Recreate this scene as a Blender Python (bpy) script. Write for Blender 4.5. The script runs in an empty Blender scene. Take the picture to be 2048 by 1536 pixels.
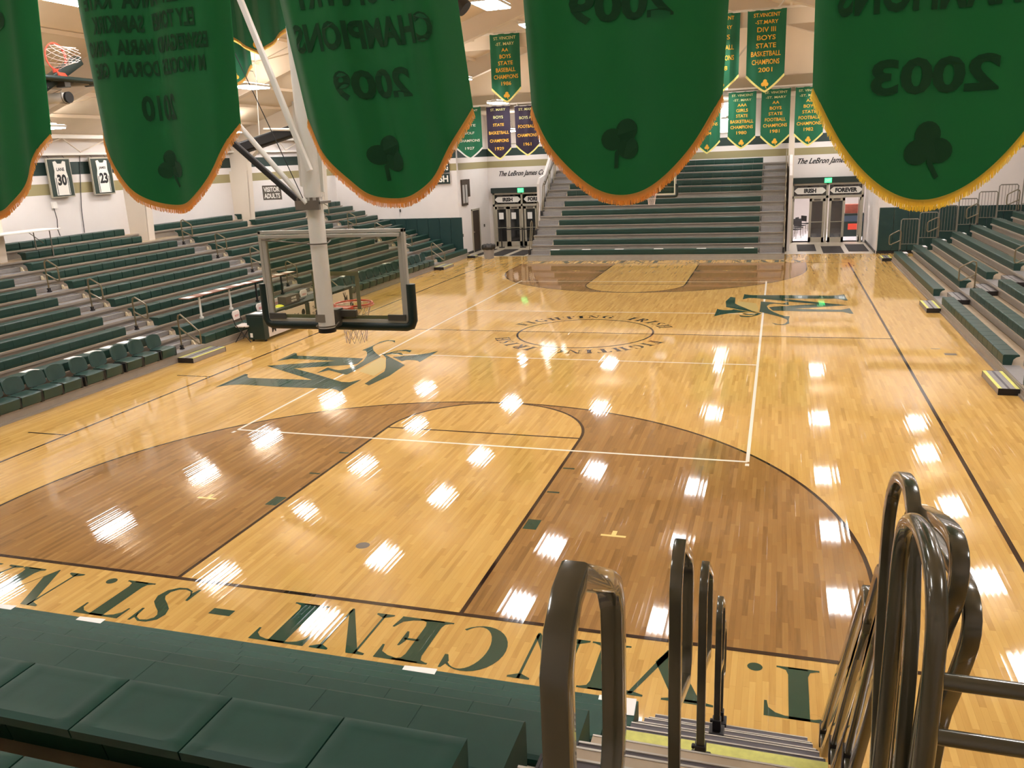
import bpy, math, random
from mathutils import Matrix, Vector
random.seed(7)
S = bpy.context.scene
COL = S.collection
PI = math.pi
R = math.radians

# ------------------------------------------------------------------ camera
cam_d = bpy.data.cameras.new('camera'); cam = bpy.data.objects.new('camera', cam_d); COL.objects.link(cam)
YAW, PIT, ROL = -0.3126, -0.2659, -0.0449
f = Vector((math.sin(YAW)*math.cos(PIT), math.cos(YAW)*math.cos(PIT), math.sin(PIT)))
r0 = Vector((math.cos(YAW), -math.sin(YAW), 0)); u0 = r0.cross(f)
rr = r0*math.cos(ROL)+u0*math.sin(ROL); uu = -r0*math.sin(ROL)+u0*math.cos(ROL)
CAMLOC = Vector((4.8754, -7.3753, 4.681))
cam.matrix_world = Matrix(((rr.x, uu.x, -f.x, CAMLOC.x), (rr.y, uu.y, -f.y, CAMLOC.y), (rr.z, uu.z, -f.z, CAMLOC.z), (0, 0, 0, 1)))
cam_d.sensor_width = 36; cam_d.lens = 1667.4/2048*36; cam_d.clip_start = 0.05; cam_d.clip_end = 200
S.camera = cam
# ------------------------------------------------------------------ world and exposure
w = bpy.data.worlds.new('world'); S.world = w; w.use_nodes = True
w.node_tree.nodes['Background'].inputs[0].default_value = (0.9, 0.75, 0.55, 1)
w.node_tree.nodes['Background'].inputs[1].default_value = 0.03
S.view_settings.view_transform = 'Standard'; S.view_settings.look = 'None'
S.view_settings.gamma = 1; S.view_settings.use_curve_mapping = False
S.view_settings.exposure = 0.0
LAMP = 36.5            # emission of the high-bay lenses

# ------------------------------------------------------------------ materials
def lin(c):
    return tuple(((v/255)/12.92 if v/255 <= .04045 else ((v/255+.055)/1.055)**2.4) for v in c)
MATS = {}
def mat(name, rgb, rough=.6, metal=0, coat=0, spec=.5, trans=0, em=None, es=0, noise=0, nscale=8, bump=0):
    if name in MATS: return MATS[name]
    m = bpy.data.materials.new(name); m.use_nodes = True; nt = m.node_tree
    b = nt.nodes['Principled BSDF']; c = (*lin(rgb), 1)
    b.inputs['Base Color'].default_value = c; b.inputs['Roughness'].default_value = rough
    b.inputs['Metallic'].default_value = metal; b.inputs['Coat Weight'].default_value = coat
    b.inputs['Specular IOR Level'].default_value = spec; b.inputs['Transmission Weight'].default_value = trans
    if em: b.inputs['Emission Color'].default_value = (*lin(em), 1); b.inputs['Emission Strength'].default_value = es
    if noise or bump:
        g = nt.nodes.new('ShaderNodeNewGeometry'); n = nt.nodes.new('ShaderNodeTexNoise')
        n.inputs['Scale'].default_value = nscale; n.inputs['Detail'].default_value = 4
        nt.links.new(g.outputs['Position'], n.inputs['Vector'])
        if noise:
            mx = nt.nodes.new('ShaderNodeMix'); mx.data_type = 'RGBA'; mx.blend_type = 'MULTIPLY'
            mr = nt.nodes.new('ShaderNodeMapRange'); mr.inputs[1].default_value = .3; mr.inputs[2].default_value = .7
            mr.inputs[3].default_value = 1-noise; mr.inputs[4].default_value = 1+noise*.6
            nt.links.new(n.outputs['Fac'], mr.inputs[0]); mx.inputs[0].default_value = 1
            mx.inputs[6].default_value = c; nt.links.new(mr.outputs[0], mx.inputs[7]); nt.links.new(mx.outputs[2], b.inputs['Base Color'])
        if bump:
            bp = nt.nodes.new('ShaderNodeBump'); bp.inputs['Strength'].default_value = bump; bp.inputs['Distance'].default_value = .01
            nt.links.new(n.outputs['Fac'], bp.inputs['Height']); nt.links.new(bp.outputs[0], b.inputs['Normal'])
    MATS[name] = m; return m

def court_mat(name, cols, paint=None, rough=.045, spec=.5):
    """maple strips running along Y; paint = one flat colour under the same varnish"""
    m = bpy.data.materials.new(name); m.use_nodes = True; nt = m.node_tree; N = nt.nodes; L = nt.links
    b = N['Principled BSDF']
    g = N.new('ShaderNodeNewGeometry'); sp = N.new('ShaderNodeSeparateXYZ'); L.new(g.outputs['Position'], sp.inputs[0])
    def M(op, a, bb=None):
        n = N.new('ShaderNodeMath'); n.operation = op
        for k, v in ((0, a), (1, bb)):
            if v is None: continue
            if isinstance(v, (int, float)): n.inputs[k].default_value = v
            else: L.new(v, n.inputs[k])
        return n.outputs[0]
    xs = M('DIVIDE', sp.outputs[0], .057); i = M('FLOOR', xs); fx = M('FRACT', xs)
    wn = N.new('ShaderNodeTexWhiteNoise'); wn.noise_dimensions = '1D'; L.new(i, wn.inputs['W'])
    ys = M('DIVIDE', M('ADD', sp.outputs[1], M('MULTIPLY', wn.outputs['Value'], 7.0)), .78); j = M('FLOOR', ys); fy = M('FRACT', ys)
    cv = N.new('ShaderNodeCombineXYZ'); L.new(i, cv.inputs[0]); L.new(j, cv.inputs[1])
    w2 = N.new('ShaderNodeTexWhiteNoise'); w2.noise_dimensions = '3D'; L.new(cv.outputs[0], w2.inputs['Vector'])
    # grain
    mp = N.new('ShaderNodeMapping'); mp.inputs['Scale'].default_value = (30, 2.2, 1); L.new(g.outputs['Position'], mp.inputs[0])
    ad = N.new('ShaderNodeVectorMath'); ad.operation = 'ADD'; L.new(mp.outputs[0], ad.inputs[0]); L.new(w2.outputs['Color'], ad.inputs[1])
    gn = N.new('ShaderNodeTexNoise'); gn.inputs['Scale'].default_value = 1.0; gn.inputs['Detail'].default_value = 5; L.new(ad.outputs[0], gn.inputs['Vector'])
    if paint is None:
        rp = N.new('ShaderNodeValToRGB'); e = rp.color_ramp.elements
        e[0].position = 0; e[0].color = (*lin(cols[0]), 1); e[1].position = 1; e[1].color = (*lin(cols[-1]), 1)
        for k, cc in enumerate(cols[1:-1]):
            q = e.new((k+1)/(len(cols)-1)); q.color = (*lin(cc), 1)
        tone = M('ADD', M('MULTIPLY', w2.outputs['Value'], .62), M('MULTIPLY', gn.outputs['Fac'], .42))
        L.new(tone, rp.inputs[0])
        # dark ends of the strips (joint lines)
        seam = M('MAXIMUM', M('LESS_THAN', fx, .03), M('LESS_THAN', fy, .004))
        mx = N.new('ShaderNodeMix'); mx.data_type = 'RGBA'; mx.blend_type = 'MULTIPLY'; L.new(M('MULTIPLY', seam, .35), mx.inputs[0])
        L.new(rp.outputs[0], mx.inputs[6]); mx.inputs[7].default_value = (.35, .25, .15, 1)
        L.new(mx.outputs[2], b.inputs['Base Color'])
    else:
        b.inputs['Base Color'].default_value = (*lin(paint), 1)
    # each strip cups a little: streaky highlights
    cup = M('MULTIPLY', M('POWER', M('SUBTRACT', fx, .5), 2.0), .9)
    tilt = M('MULTIPLY', M('SUBTRACT', wn.outputs['Value'], .5), M('MULTIPLY', M('SUBTRACT', fx, .5), 1.2))
    n2 = N.new('ShaderNodeTexNoise'); n2.inputs['Scale'].default_value = 1.2; n2.inputs['Detail'].default_value = 2; L.new(g.outputs['Position'], n2.inputs['Vector'])
    h = M('ADD', M('ADD', cup, tilt), M('MULTIPLY', n2.outputs['Fac'], .25))
    bp = N.new('ShaderNodeBump'); bp.inputs['Strength'].default_value = .6; bp.inputs['Distance'].default_value = .0010
    L.new(h, bp.inputs['Height']); L.new(bp.outputs[0], b.inputs['Normal'])
    b.inputs['Roughness'].default_value = rough; b.inputs['Specular IOR Level'].default_value = spec
    MATS[name] = m; return m

WOODC = [(170, 128, 66), (198, 156, 86), (206, 165, 92), (218, 178, 104)]
STAINC = [(112, 80, 44), (146, 107, 60), (156, 116, 66), (170, 130, 78)]
m_wood = court_mat('maple_floor', WOODC)
m_stain = court_mat('stained_maple', STAINC)
m_pblack = court_mat('court_paint_black', None, (44, 28, 22))
m_pgreen = court_mat('court_paint_green', None, (40, 70, 55))
m_pwhite = court_mat('court_paint_white', None, (240, 232, 215))
m_pyellow = court_mat('court_paint_yellow', None, (232, 205, 130))
m_pgold = court_mat('court_paint_gold', None, (196, 172, 108))
m_plate = mat('floor_plate', (96, 84, 66), .35, .6)
m_seat = mat('green_plastic', (24, 57, 47), .42, noise=.10, nscale=5, bump=.05)
m_seatn = mat('green_plastic_scuffed', (22, 66, 52), .50, spec=.28, noise=.10, nscale=9, bump=.08)
m_chair = mat('green_padded_chair', (30, 60, 52), .4, noise=.1, nscale=9)
m_dark = mat('dark_bracket', (26, 26, 24), .5)
m_deckg = mat('deck_grey', (158, 150, 138), .5, noise=.08, nscale=4)
m_deck = mat('deck_plywood', (178, 158, 130), .45, noise=.14, nscale=3)
m_riser = mat('riser_steel', (146, 136, 124), .5, noise=.06, nscale=4)
m_step = mat('step_aluminium', (150, 146, 144), .38, .35, noise=.08, nscale=14)
m_stepd = mat('step_rubber_rib', (84, 78, 82), .6)
m_side = mat('step_end_black', (24, 20, 20), .5)
m_yel = mat('step_yellow_strip', (208, 206, 104), .55, noise=.14, nscale=24)
m_cap = mat('cream_end_cap', (206, 190, 158), .5)
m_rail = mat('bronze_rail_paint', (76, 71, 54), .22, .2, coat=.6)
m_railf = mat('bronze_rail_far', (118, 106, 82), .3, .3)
m_gate = mat('grey_rail', (118, 112, 100), .35, .3)
m_wall = mat('wall_paint', (220, 212, 206), .75, noise=.02, nscale=2)
m_bandg = mat('band_green_paint', (24, 46, 40), .6)
m_bandt = mat('band_tan_paint', (150, 138, 98), .7)
m_pad = mat('wall_pad_vinyl', (16, 52, 48), .5, noise=.06)
m_ceil = mat('ceiling_liner', (234, 218, 196), .8, noise=.05, nscale=.8, bump=.4)
m_frame = mat('roof_frame_paint', (222, 208, 190), .6)
m_white = mat('white_steel', (230, 224, 214), .35)
m_black = mat('black_paint', (22, 20, 19), .45)
m_bg = mat('brace_dark_green', (26, 40, 34), .45)
m_alum = mat('aluminium', (182, 176, 164), .35, .25)
m_gal = mat('galvanised_bolt', (130, 122, 112), .4, .8)
m_orange = mat('rim_orange', (214, 74, 52), .35, coat=.4)
m_net = mat('net_cord', (238, 220, 212), .8)
m_hpad = mat('backboard_padding', (14, 34, 28), .45)
m_glassline = mat('backboard_white_line', (206, 206, 180), .5)
m_tile = mat('tile_floor', (190, 178, 158), .3, noise=.05)
m_mat = mat('entrance_mat', (44, 38, 34), .9, noise=.15, nscale=60)
m_brown = mat('brown_door', (58, 44, 32), .5, noise=.2, nscale=7)
m_dglass = mat('dark_door_glass', (40, 40, 40), .08, spec=.8)
m_frameal = mat('door_aluminium', (178, 170, 152), .4, .3)
m_sign = mat('sign_white', (228, 222, 212), .6)
m_text = mat('black_lettering', (22, 20, 20), .6)
m_exit = mat('exit_green_light', (60, 200, 110), .5, em=(70, 255, 140), es=2.2)
m_gold = mat('gold_felt_letters', (232, 178, 60), .8)
m_pale = mat('pale_gold_letters', (206, 204, 140), .8)
m_whitef = mat('white_felt_letters', (226, 226, 208), .8)
m_grey = mat('grey_plastic', (138, 132, 128), .5)
m_bag = mat('bin_bag_black', (34, 34, 34), .3, bump=.6, nscale=30)
m_paper = mat('paper', (244, 240, 234), .8)
m_red = mat('red_print', (206, 110, 104), .8)
m_tabw = mat('table_laminate_brown', (140, 92, 70), .35)
m_scorer = mat('scorer_case_green', (26, 44, 38), .4)
m_panel = mat('banner_panel', (206, 192, 178), .5)
m_chairw = mat('white_chair_plastic', (226, 214, 206), .5)
m_brownsign = mat('brown_sign', (84, 76, 66), .6)
m_jgreen = mat('jersey_backing', (34, 50, 42), .6)
m_lamp = mat('lamp_lens', (255, 255, 255), .5, em=(250, 251, 255), es=LAMP)
m_lampup = mat('lamp_uplight', (255, 255, 255), .5, em=(255, 248, 240), es=LAMP*.5)
m_lampbox = mat('lamp_housing', (210, 205, 195), .5)
m_lobby = mat('lobby_floor', (226, 222, 222), .2)
m_lobbyl = mat('lobby_light', (255, 255, 255), .5, em=(255, 248, 250), es=40)
m_brick = mat('lobby_red_brick', (128, 62, 44), .7, noise=.2)
m_skyw = mat('window_daylight', (255, 255, 255), .5, em=(255, 250, 245), es=3.0)

def glass(name, rgb=(232, 240, 226), alpha=.12):
    m = bpy.data.materials.new(name); m.use_nodes = True; nt = m.node_tree; nt.nodes.clear()
    o = nt.nodes.new('ShaderNodeOutputMaterial'); t = nt.nodes.new('ShaderNodeBsdfTransparent'); g = nt.nodes.new('ShaderNodeBsdfGlossy')
    t.inputs[0].default_value = (*lin(rgb), 1); g.inputs['Roughness'].default_value = .03; g.inputs[0].default_value = (.9, .9, .9, 1)
    fr = nt.nodes.new('ShaderNodeFresnel'); fr.inputs[0].default_value = 1.5
    mx = nt.nodes.new('ShaderNodeMixShader'); nt.links.new(fr.outputs[0], mx.inputs[0]); nt.links.new(t.outputs[0], mx.inputs[1]); nt.links.new(g.outputs[0], mx.inputs[2])
    nt.links.new(mx.outputs[0], o.inputs[0]); MATS[name] = m; return m
m_glass = glass('backboard_glass', (240, 240, 228)); m_dclear = glass('door_glass', (140, 140, 138))

def cloth(name, rgb, tr=.35, spec=.25):
    m = bpy.data.materials.new(name); m.use_nodes = True; nt = m.node_tree; b = nt.nodes['Principled BSDF']; o = nt.nodes['Material Output']
    b.inputs['Base Color'].default_value = (*lin(rgb), 1); b.inputs['Roughness'].default_value = .62
    b.inputs['Sheen Weight'].default_value = .3; b.inputs['Specular IOR Level'].default_value = spec
    t = nt.nodes.new('ShaderNodeBsdfTranslucent'); t.inputs[0].default_value = (*[min(1, v*1.5) for v in lin(rgb)], 1)
    mx = nt.nodes.new('ShaderNodeMixShader'); mx.inputs[0].default_value = tr
    nt.links.new(b.outputs[0], mx.inputs[1]); nt.links.new(t.outputs[0], mx.inputs[2]); nt.links.new(mx.outputs[0], o.inputs[0])
    tc = nt.nodes.new('ShaderNodeTexCoord'); n = nt.nodes.new('ShaderNodeTexNoise'); n.inputs['Scale'].default_value = 220
    bp = nt.nodes.new('ShaderNodeBump'); bp.inputs['Strength'].default_value = .15; bp.inputs['Distance'].default_value = .002
    nt.links.new(tc.outputs['Object'], n.inputs['Vector']); nt.links.new(n.outputs['Fac'], bp.inputs['Height']); nt.links.new(bp.outputs[0], b.inputs['Normal'])
    MATS[name] = m; return m
m_cgreen = cloth('banner_cloth_green', (42, 122, 72), .5)
m_cdark = cloth('banner_cloth_dark_letters', (36, 82, 50), .36, .1)  # paints letter shade through the near banners; also plain lettering of small left banners
m_cfar = cloth('far_banner_green', (28, 104, 70), .1)
m_cpurple = cloth('far_banner_purple', (46, 34, 52), .1)
m_fringe = cloth('gold_fringe', (236, 178, 92), .5)
m_fringey = cloth('yellow_fringe', (250, 206, 90), .55)
m_bordery = mat('pale_yellow_border', (226, 218, 130), .7)

# ------------------------------------------------------------------ mesh helpers
class MB:
    def __init__(s): s.v = []; s.f = []; s.mi = []; s.mats = []
    def mi_(s, m):
        if m not in s.mats: s.mats.append(m)
        return s.mats.index(m)
    def add(s, vs, fs, m=None):
        o = len(s.v); s.v += [tuple(v) for v in vs]
        for q in fs: s.f.append(tuple(o+i for i in q)); s.mi.append(0 if m is None else s.mi_(m))
        return s
    def box(s, x0, x1, y0, y1, z0, z1, m=None):
        return s.add([(x0, y0, z0), (x1, y0, z0), (x1, y1, z0), (x0, y1, z0), (x0, y0, z1), (x1, y0, z1), (x1, y1, z1), (x0, y1, z1)],
                     [(0, 3, 2, 1), (4, 5, 6, 7), (0, 1, 5, 4), (1, 2, 6, 5), (2, 3, 7, 6), (3, 0, 4, 7)], m)
    def prism(s, pts, a0, a1, axis='x', m=None):
        """polygon pts extruded along axis; pts are the two other coordinates in order"""
        n = len(pts)
        def P(a, p): return {'x': (a, p[0], p[1]), 'y': (p[0], a, p[1]), 'z': (p[0], p[1], a)}[axis]
        vs = [P(a0, p) for p in pts]+[P(a1, p) for p in pts]
        fs = [tuple(range(n)), tuple(range(2*n-1, n-1, -1))]+[(i, i+n, (i+1) % n+n, (i+1) % n) for i in range(n)]
        return s.add(vs, fs, m)
    def poly(s, pts, m=None): return s.add(pts, [tuple(range(len(pts)))], m)
    def tube(s, path, rx, ry=None, n=10, closed=False, ref=None, square=False, m=None, caps=True):
        ry = ry or rx; P = [Vector(p) for p in path]; k = len(P); ref = Vector(ref) if ref else None
        vs = []; fs = []
        if square:
            c = .32; prof = []
            for sx, sy, o in ((1, 1, 0), (-1, 1, 1), (-1, -1, 2), (1, -1, 3)):
                a = [(1, 1-c), (1-c*.3, 1-c*.3), (1-c, 1)] if o % 2 == 0 else [(1-c, 1), (1-c*.3, 1-c*.3), (1, 1-c)]
                prof += [(sx*p*rx, sy*q*ry) for p, q in a]
        else: prof = [(rx*math.cos(2*PI*i/n), ry*math.sin(2*PI*i/n)) for i in range(n)]
        n = len(prof); pu = None
        for i, p in enumerate(P):
            if closed: t = (P[(i+1) % k]-P[i-1])
            else: t = P[min(i+1, k-1)]-P[max(i-1, 0)]
            t.normalize()
            if ref: a = ref
            else: a = pu if pu is not None else (Vector((0, 0, 1)) if abs(t.z) < .9 else Vector((1, 0, 0)))
            u_ = (a-t*a.dot(t)); u_ = u_.normalized() if u_.length > 1e-4 else t.orthogonal().normalized()
            pu = u_; v_ = t.cross(u_)
            sc = 1.0
            if 0 < i < k-1 or closed:
                d1 = (P[i]-P[i-1]).normalized(); d2 = (P[(i+1) % k]-P[i]).normalized(); sc = 1/max(.6, math.cos(d1.angle(d2)/2)) if d1.length and d2.length else 1
            vs += [tuple(p+u_*a_*1.0+v_*b_*sc) for a_, b_ in prof]
        seg = k if closed else k-1
        for i in range(seg):
            for j in range(n):
                a, b = i*n+j, i*n+(j+1) % n; c, d = ((i+1) % k)*n+(j+1) % n, ((i+1) % k)*n+j
                fs.append((a, b, c, d))
        if not closed and caps: fs += [tuple(range(n-1, -1, -1)), tuple((k-1)*n+j for j in range(n))]
        return s.add(vs, fs, m)
    def cyl(s, c, r, h, n=20, r2=None, m=None):
        r2 = r if r2 is None else r2; x, y, z = c
        vs = [(x+r*math.cos(2*PI*i/n), y+r*math.sin(2*PI*i/n), z) for i in range(n)]+[(x+r2*math.cos(2*PI*i/n), y+r2*math.sin(2*PI*i/n), z+h) for i in range(n)]
        return s.add(vs, [tuple(range(n-1, -1, -1)), tuple(range(n, 2*n))]+[(i, (i+1) % n, (i+1) % n+n, i+n) for i in range(n)], m)
    def mesh(s, name, m, smooth=False):
        me = bpy.data.meshes.new(name); me.from_pydata(s.v, [], s.f)
        if s.mats and m is None:
            for q in s.mats: me.materials.append(q)
            me.polygons.foreach_set('material_index', s.mi)
        else: me.materials.append(m)
        if smooth:
            me.polygons.foreach_set('use_smooth', [True]*len(me.polygons))
            try: me.set_sharp_from_angle(angle=R(35))
            except Exception: pass
        me.update(); return me
    def build(s, name, m=None, parent=None, smooth=False, bevel=0):
        o = bpy.data.objects.new(name, s.mesh(name, m, smooth)); COL.objects.link(o)
        if parent: o.parent = parent
        if bevel:
            b = o.modifiers.new('bevel', 'BEVEL'); b.width = bevel; b.segments = 2; b.limit_method = 'ANGLE'
        return o
def link_mesh(name, me, parent=None, loc=(0, 0, 0), rz=0):
    o = bpy.data.objects.new(name, me); COL.objects.link(o); o.parent = parent; o.location = loc; o.rotation_euler.z = rz; return o
def tag(o, label, cat, group=None):
    o['label'] = label; o['category'] = cat
    if group: o['group'] = group
    return o
def thing(name, label, cat, loc=(0, 0, 0), rz=0, group=None):
    o = bpy.data.objects.new(name, None); COL.objects.link(o); o.location = loc; o.rotation_euler = (0, 0, rz); o.empty_display_size = .1
    return tag(o, label, cat, group)
def struct(o): o['kind'] = 'structure'; return o
def dup(root, loc=None, rz=None, label=None, group=None):
    r = root.copy(); COL.objects.link(r)
    if loc is not None: r.location = loc
    if rz is not None: r.rotation_euler.z = rz
    if label: r['label'] = label
    if group: r['group'] = group
    for ch in root.children:
        c = ch.copy(); COL.objects.link(c); c.parent = r
        for g in ch.children:
            d = g.copy(); COL.objects.link(d); d.parent = c
    return r
def arc(cx, cy, r, a0, a1, n): return [(cx+r*math.cos(R(a0+(a1-a0)*i/n)), cy+r*math.sin(R(a0+(a1-a0)*i/n))) for i in range(n+1)]
# text from the built-in face, as triangles in (x, y) about its centre
_tc = {}
def text_tris(s, bold=0., shear=0.):
    key = (s, bold, shear)
    if key in _tc: return _tc[key]
    cu = bpy.data.curves.new('t', 'FONT'); cu.body = s; cu.size = 1; cu.offset = bold; cu.shear = shear; cu.align_x = 'CENTER'; cu.resolution_u = 3
    o = bpy.data.objects.new('t', cu); COL.objects.link(o); bpy.context.view_layer.update()
    me = bpy.data.meshes.new_from_object(o.evaluated_get(bpy.context.evaluated_depsgraph_get()))
    v = [(p.co.x, p.co.y) for p in me.vertices]; fc = [tuple(p.vertices) for p in me.polygons]
    bpy.data.objects.remove(o); bpy.data.curves.remove(cu); bpy.data.meshes.remove(me)
    if v:
        x0 = min(p[0] for p in v); x1 = max(p[0] for p in v); y0 = min(p[1] for p in v); y1 = max(p[1] for p in v)
        v = [((p[0]-(x0+x1)/2)/(x1-x0), (p[1]-y0)/(y1-y0)) for p in v]
    _tc[key] = (v, fc); return _tc[key]
def put_text(mb, s, origin, right, up, width, height, bold=.02, shear=0., fn=None, m=None):
    """centre-bottom of the word at origin, stretched to width x height"""
    v, fc = text_tris(s, bold, shear); o = Vector(origin); r_ = Vector(right); u_ = Vector(up)
    vs = [o+r_*(x*width)+u_*(y*height) for x, y in v]
    if fn: vs = [fn(q) for q in vs]
    mb.add(vs, fc, m)

# ------------------------------------------------------------------ serif glyphs (unit height) for the painted lettering
def G_foot(x0, x1, y, d, st):  # slab with brackets; st = stem (a,b)
    t = .035
    return [[(x0, y), (x1, y), (x1, y+d*t), (x0, y+d*t)],
            [(st[0]-.10, y+d*t), (st[0], y+d*t), (st[0], y+d*.16), (st[0]-.025, y+d*.07)],
            [(st[1]+.10, y+d*t), (st[1]+.025, y+d*.07), (st[1], y+d*.16), (st[1], y+d*t)]]
def G_stem(a, b, ex=.13): return [[(a, 0), (b, 0), (b, 1), (a, 1)]]+G_foot(a-ex, b+ex, 0, 1, (a, b))+G_foot(a-ex, b+ex, 1, -1, (a, b))
def G_thin(a, b, ex=.12): return [[(a, 0), (b, 0), (b, 1), (a, 1)]]+[[(a-ex, 1), (b+ex, 1), (b+ex, .965), (b, .90), (a, .90), (a-ex, .965)]]
def G_thinb(a, b, ex=.12): return [[(a, 0), (b, 0), (b, 1), (a, 1)]]+[[(a-ex, 0), (a-ex, .035), (a, .10), (b, .10), (b+ex, .035), (b+ex, 0)]]
def crescent(cx, cy, rx, ry, ix, iy, irx, iry, a0, a1, n=22):
    out = [(cx+rx*math.cos(R(a0+(a1-a0)*i/n)), cy+ry*math.sin(R(a0+(a1-a0)*i/n))) for i in range(n+1)]
    inn = [(ix+irx*math.cos(R(a0+(a1-a0)*i/n)), iy+iry*math.sin(R(a0+(a1-a0)*i/n))) for i in range(n+1)]
    return [[out[i], out[i+1], inn[i+1], inn[i]] for i in range(n)]
def G_S():
    sp = [(.50, .80), (.46, .90), (.36, .965), (.24, .95), (.15, .87), (.14, .76), (.20, .64), (.32, .53), (.44, .42), (.50, .30), (.48, .15), (.38, .05), (.26, .03), (.14, .08), (.06, .22)]
    wd = [.015, .03, .04, .06, .09, .12, .15, .16, .15, .12, .09, .06, .04, .03, .012]
    out = []
    pts = []
    for i, p in enumerate(sp):
        a = sp[max(i-1, 0)]; b = sp[min(i+1, len(sp)-1)]; dx, dy = b[0]-a[0], b[1]-a[1]; l = math.hypot(dx, dy); nx, ny = -dy/l*wd[i]/2, dx/l*wd[i]/2
        pts.append(((p[0]+nx, p[1]+ny), (p[0]-nx, p[1]-ny)))
    for i in range(len(pts)-1): out.append([pts[i][0], pts[i+1][0], pts[i+1][1], pts[i][1]])
    out += [[(.50, .66), (.54, .66), (.53, .99), (.49, .99), (.47, .86)], [(.02, .34), (.06, .34), (.10, .14), (.06, .01), (.02, .01)]]
    return out
GL = {
 'T': (.74, [[(.26, 0), (.48, 0), (.48, 1), (.26, 1)], [(0, 1), (.74, 1), (.74, .955), (0, .955)], [(0, .955), (.22, .955), (.12, .92), (.045, .84), (.03, .72), (0, .72)], [(.74, .955), (.52, .955), (.62, .92), (.695, .84), (.71, .72), (.74, .72)]]+G_foot(.13, .61, 0, 1, (.26, .48))),
 'I': (.46, G_stem(.12, .34)),
 'F': (.62, G_stem(.12, .34)+[[(.3, 1), (.62, 1), (.62, .955), (.3, .955)], [(.62, .96), (.62, .72), (.59, .72), (.57, .85), (.48, .92), (.38, .955)], [(.3, .53), (.46, .53), (.46, .49), (.3, .49)], [(.46, .66), (.49, .66), (.49, .36), (.46, .36), (.43, .48), (.43, .54)]]),
 'E': (.78, G_stem(.12, .34)+[[(.3, 1), (.72, 1), (.72, .955), (.3, .955)], [(.72, .96), (.72, .70), (.69, .70), (.66, .85), (.55, .92), (.42, .955)], [(.3, 0), (.74, 0), (.74, .045), (.3, .045)], [(.74, .04), (.78, .27), (.75, .28), (.68, .13), (.56, .07), (.42, .045)], [(.3, .535), (.50, .535), (.50, .49), (.3, .49)], [(.50, .68), (.53, .68), (.53, .34), (.50, .34), (.46, .46), (.46, .56)]]),
 'N': (.80, G_thinb(.12, .155, .12)+G_thin(.66, .695, .12)+[[(0, 1), (.26, 1), (.70, .06), (.69, -.03), (.66, -.03), (.12, .93), (0, .96)]]),
 'V': (.84, [[(.10, .97), (.34, .97), (.56, .26), (.46, -.03), (.42, -.03)], [(.70, .97), (.74, .97), (.47, -.03), (.44, .08)], [(0, 1), (.44, 1), (.44, .965), (.35, .93), (.10, .93), (0, .965)], [(.60, 1), (.84, 1), (.84, .965), (.74, .92), (.70, .92), (.60, .965)]]),
 'C': (.66, crescent(.36, .5, .36, .52, .42, .5, .22, .485, 52, 312)+[[(.60, .72), (.64, .72), (.63, 1.01), (.60, 1.01), (.55, .86)]]),
 'G': (.76, crescent(.36, .5, .36, .52, .42, .5, .22, .485, 52, 300)+[[(.60, .70), (.64, .70), (.63, 1.01), (.60, 1.01), (.55, .86)], [(.52, 0.03), (.70, .08), (.70, .42), (.52, .42)], [(.42, .45), (.78, .45), (.78, .41), (.42, .41)]]),
 'H': (.86, G_stem(.12, .32, .10)+G_stem(.56, .76, .10)+[[(.3, .53), (.6, .53), (.6, .48), (.3, .48)]]),
 'R': (.86, G_stem(.12, .34)+crescent(.38, .75, .30, .25, .36, .75, .12, .215, -90, 90, 12)+[[(.34, 1), (.40, 1), (.40, .965), (.34, .965)], [(.34, .50), (.48, .52), (.82, .03), (.86, 0), (.62, 0)]]),
 'M': (1.0, G_thinb(.12, .15, .10)+G_stem(.74, .94, .08)+[[(0, 1), (.24, 1), (.53, .22), (.47, -.03), (.45, -.03), (.12, .9), (0, .965)], [(.47, -.02), (.50, .1), (.76, .9), (.80, 1), (.76, 1)]]),
 'A': (.86, [[(.40, 1), (.44, 1), (.74, .03), (.50, .03), (.36, .6), (.36, .88)], [(.40, 1), (.42, .9), (.15, .03), (.11, .03)], [(.22, .34), (.58, .34), (.58, .29), (.22, .29)], [(0, 0), (.26, 0), (.26, .035), (.16, .07), (.11, .07), (0, .035)], [(.40, 0), (.86, 0), (.86, .035), (.74, .07), (.50, .07), (.40, .035)]]),
 'Y': (.84, [[(.32, 0), (.52, 0), (.52, .5), (.32, .5)], [(.08, .97), (.32, .97), (.52, .48), (.36, .42)], [(.70, .97), (.74, .97), (.52, .42), (.46, .5)], [(0, 1), (.42, 1), (.42, .965), (0, .965)], [(.60, 1), (.84, 1), (.84, .965), (.60, .965)]]+G_foot(.20, .64, 0, 1, (.32, .52))),
 'S': (.56, G_S()),
 '.': (.22, [[(.11+.085*math.cos(2*PI*i/16), .085+.085*math.sin(2*PI*i/16)) for i in range(16)]]),
 '-': (.34, [[(0, .42), (.34, .42), (.34, .57), (0, .57)]]),
}

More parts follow.
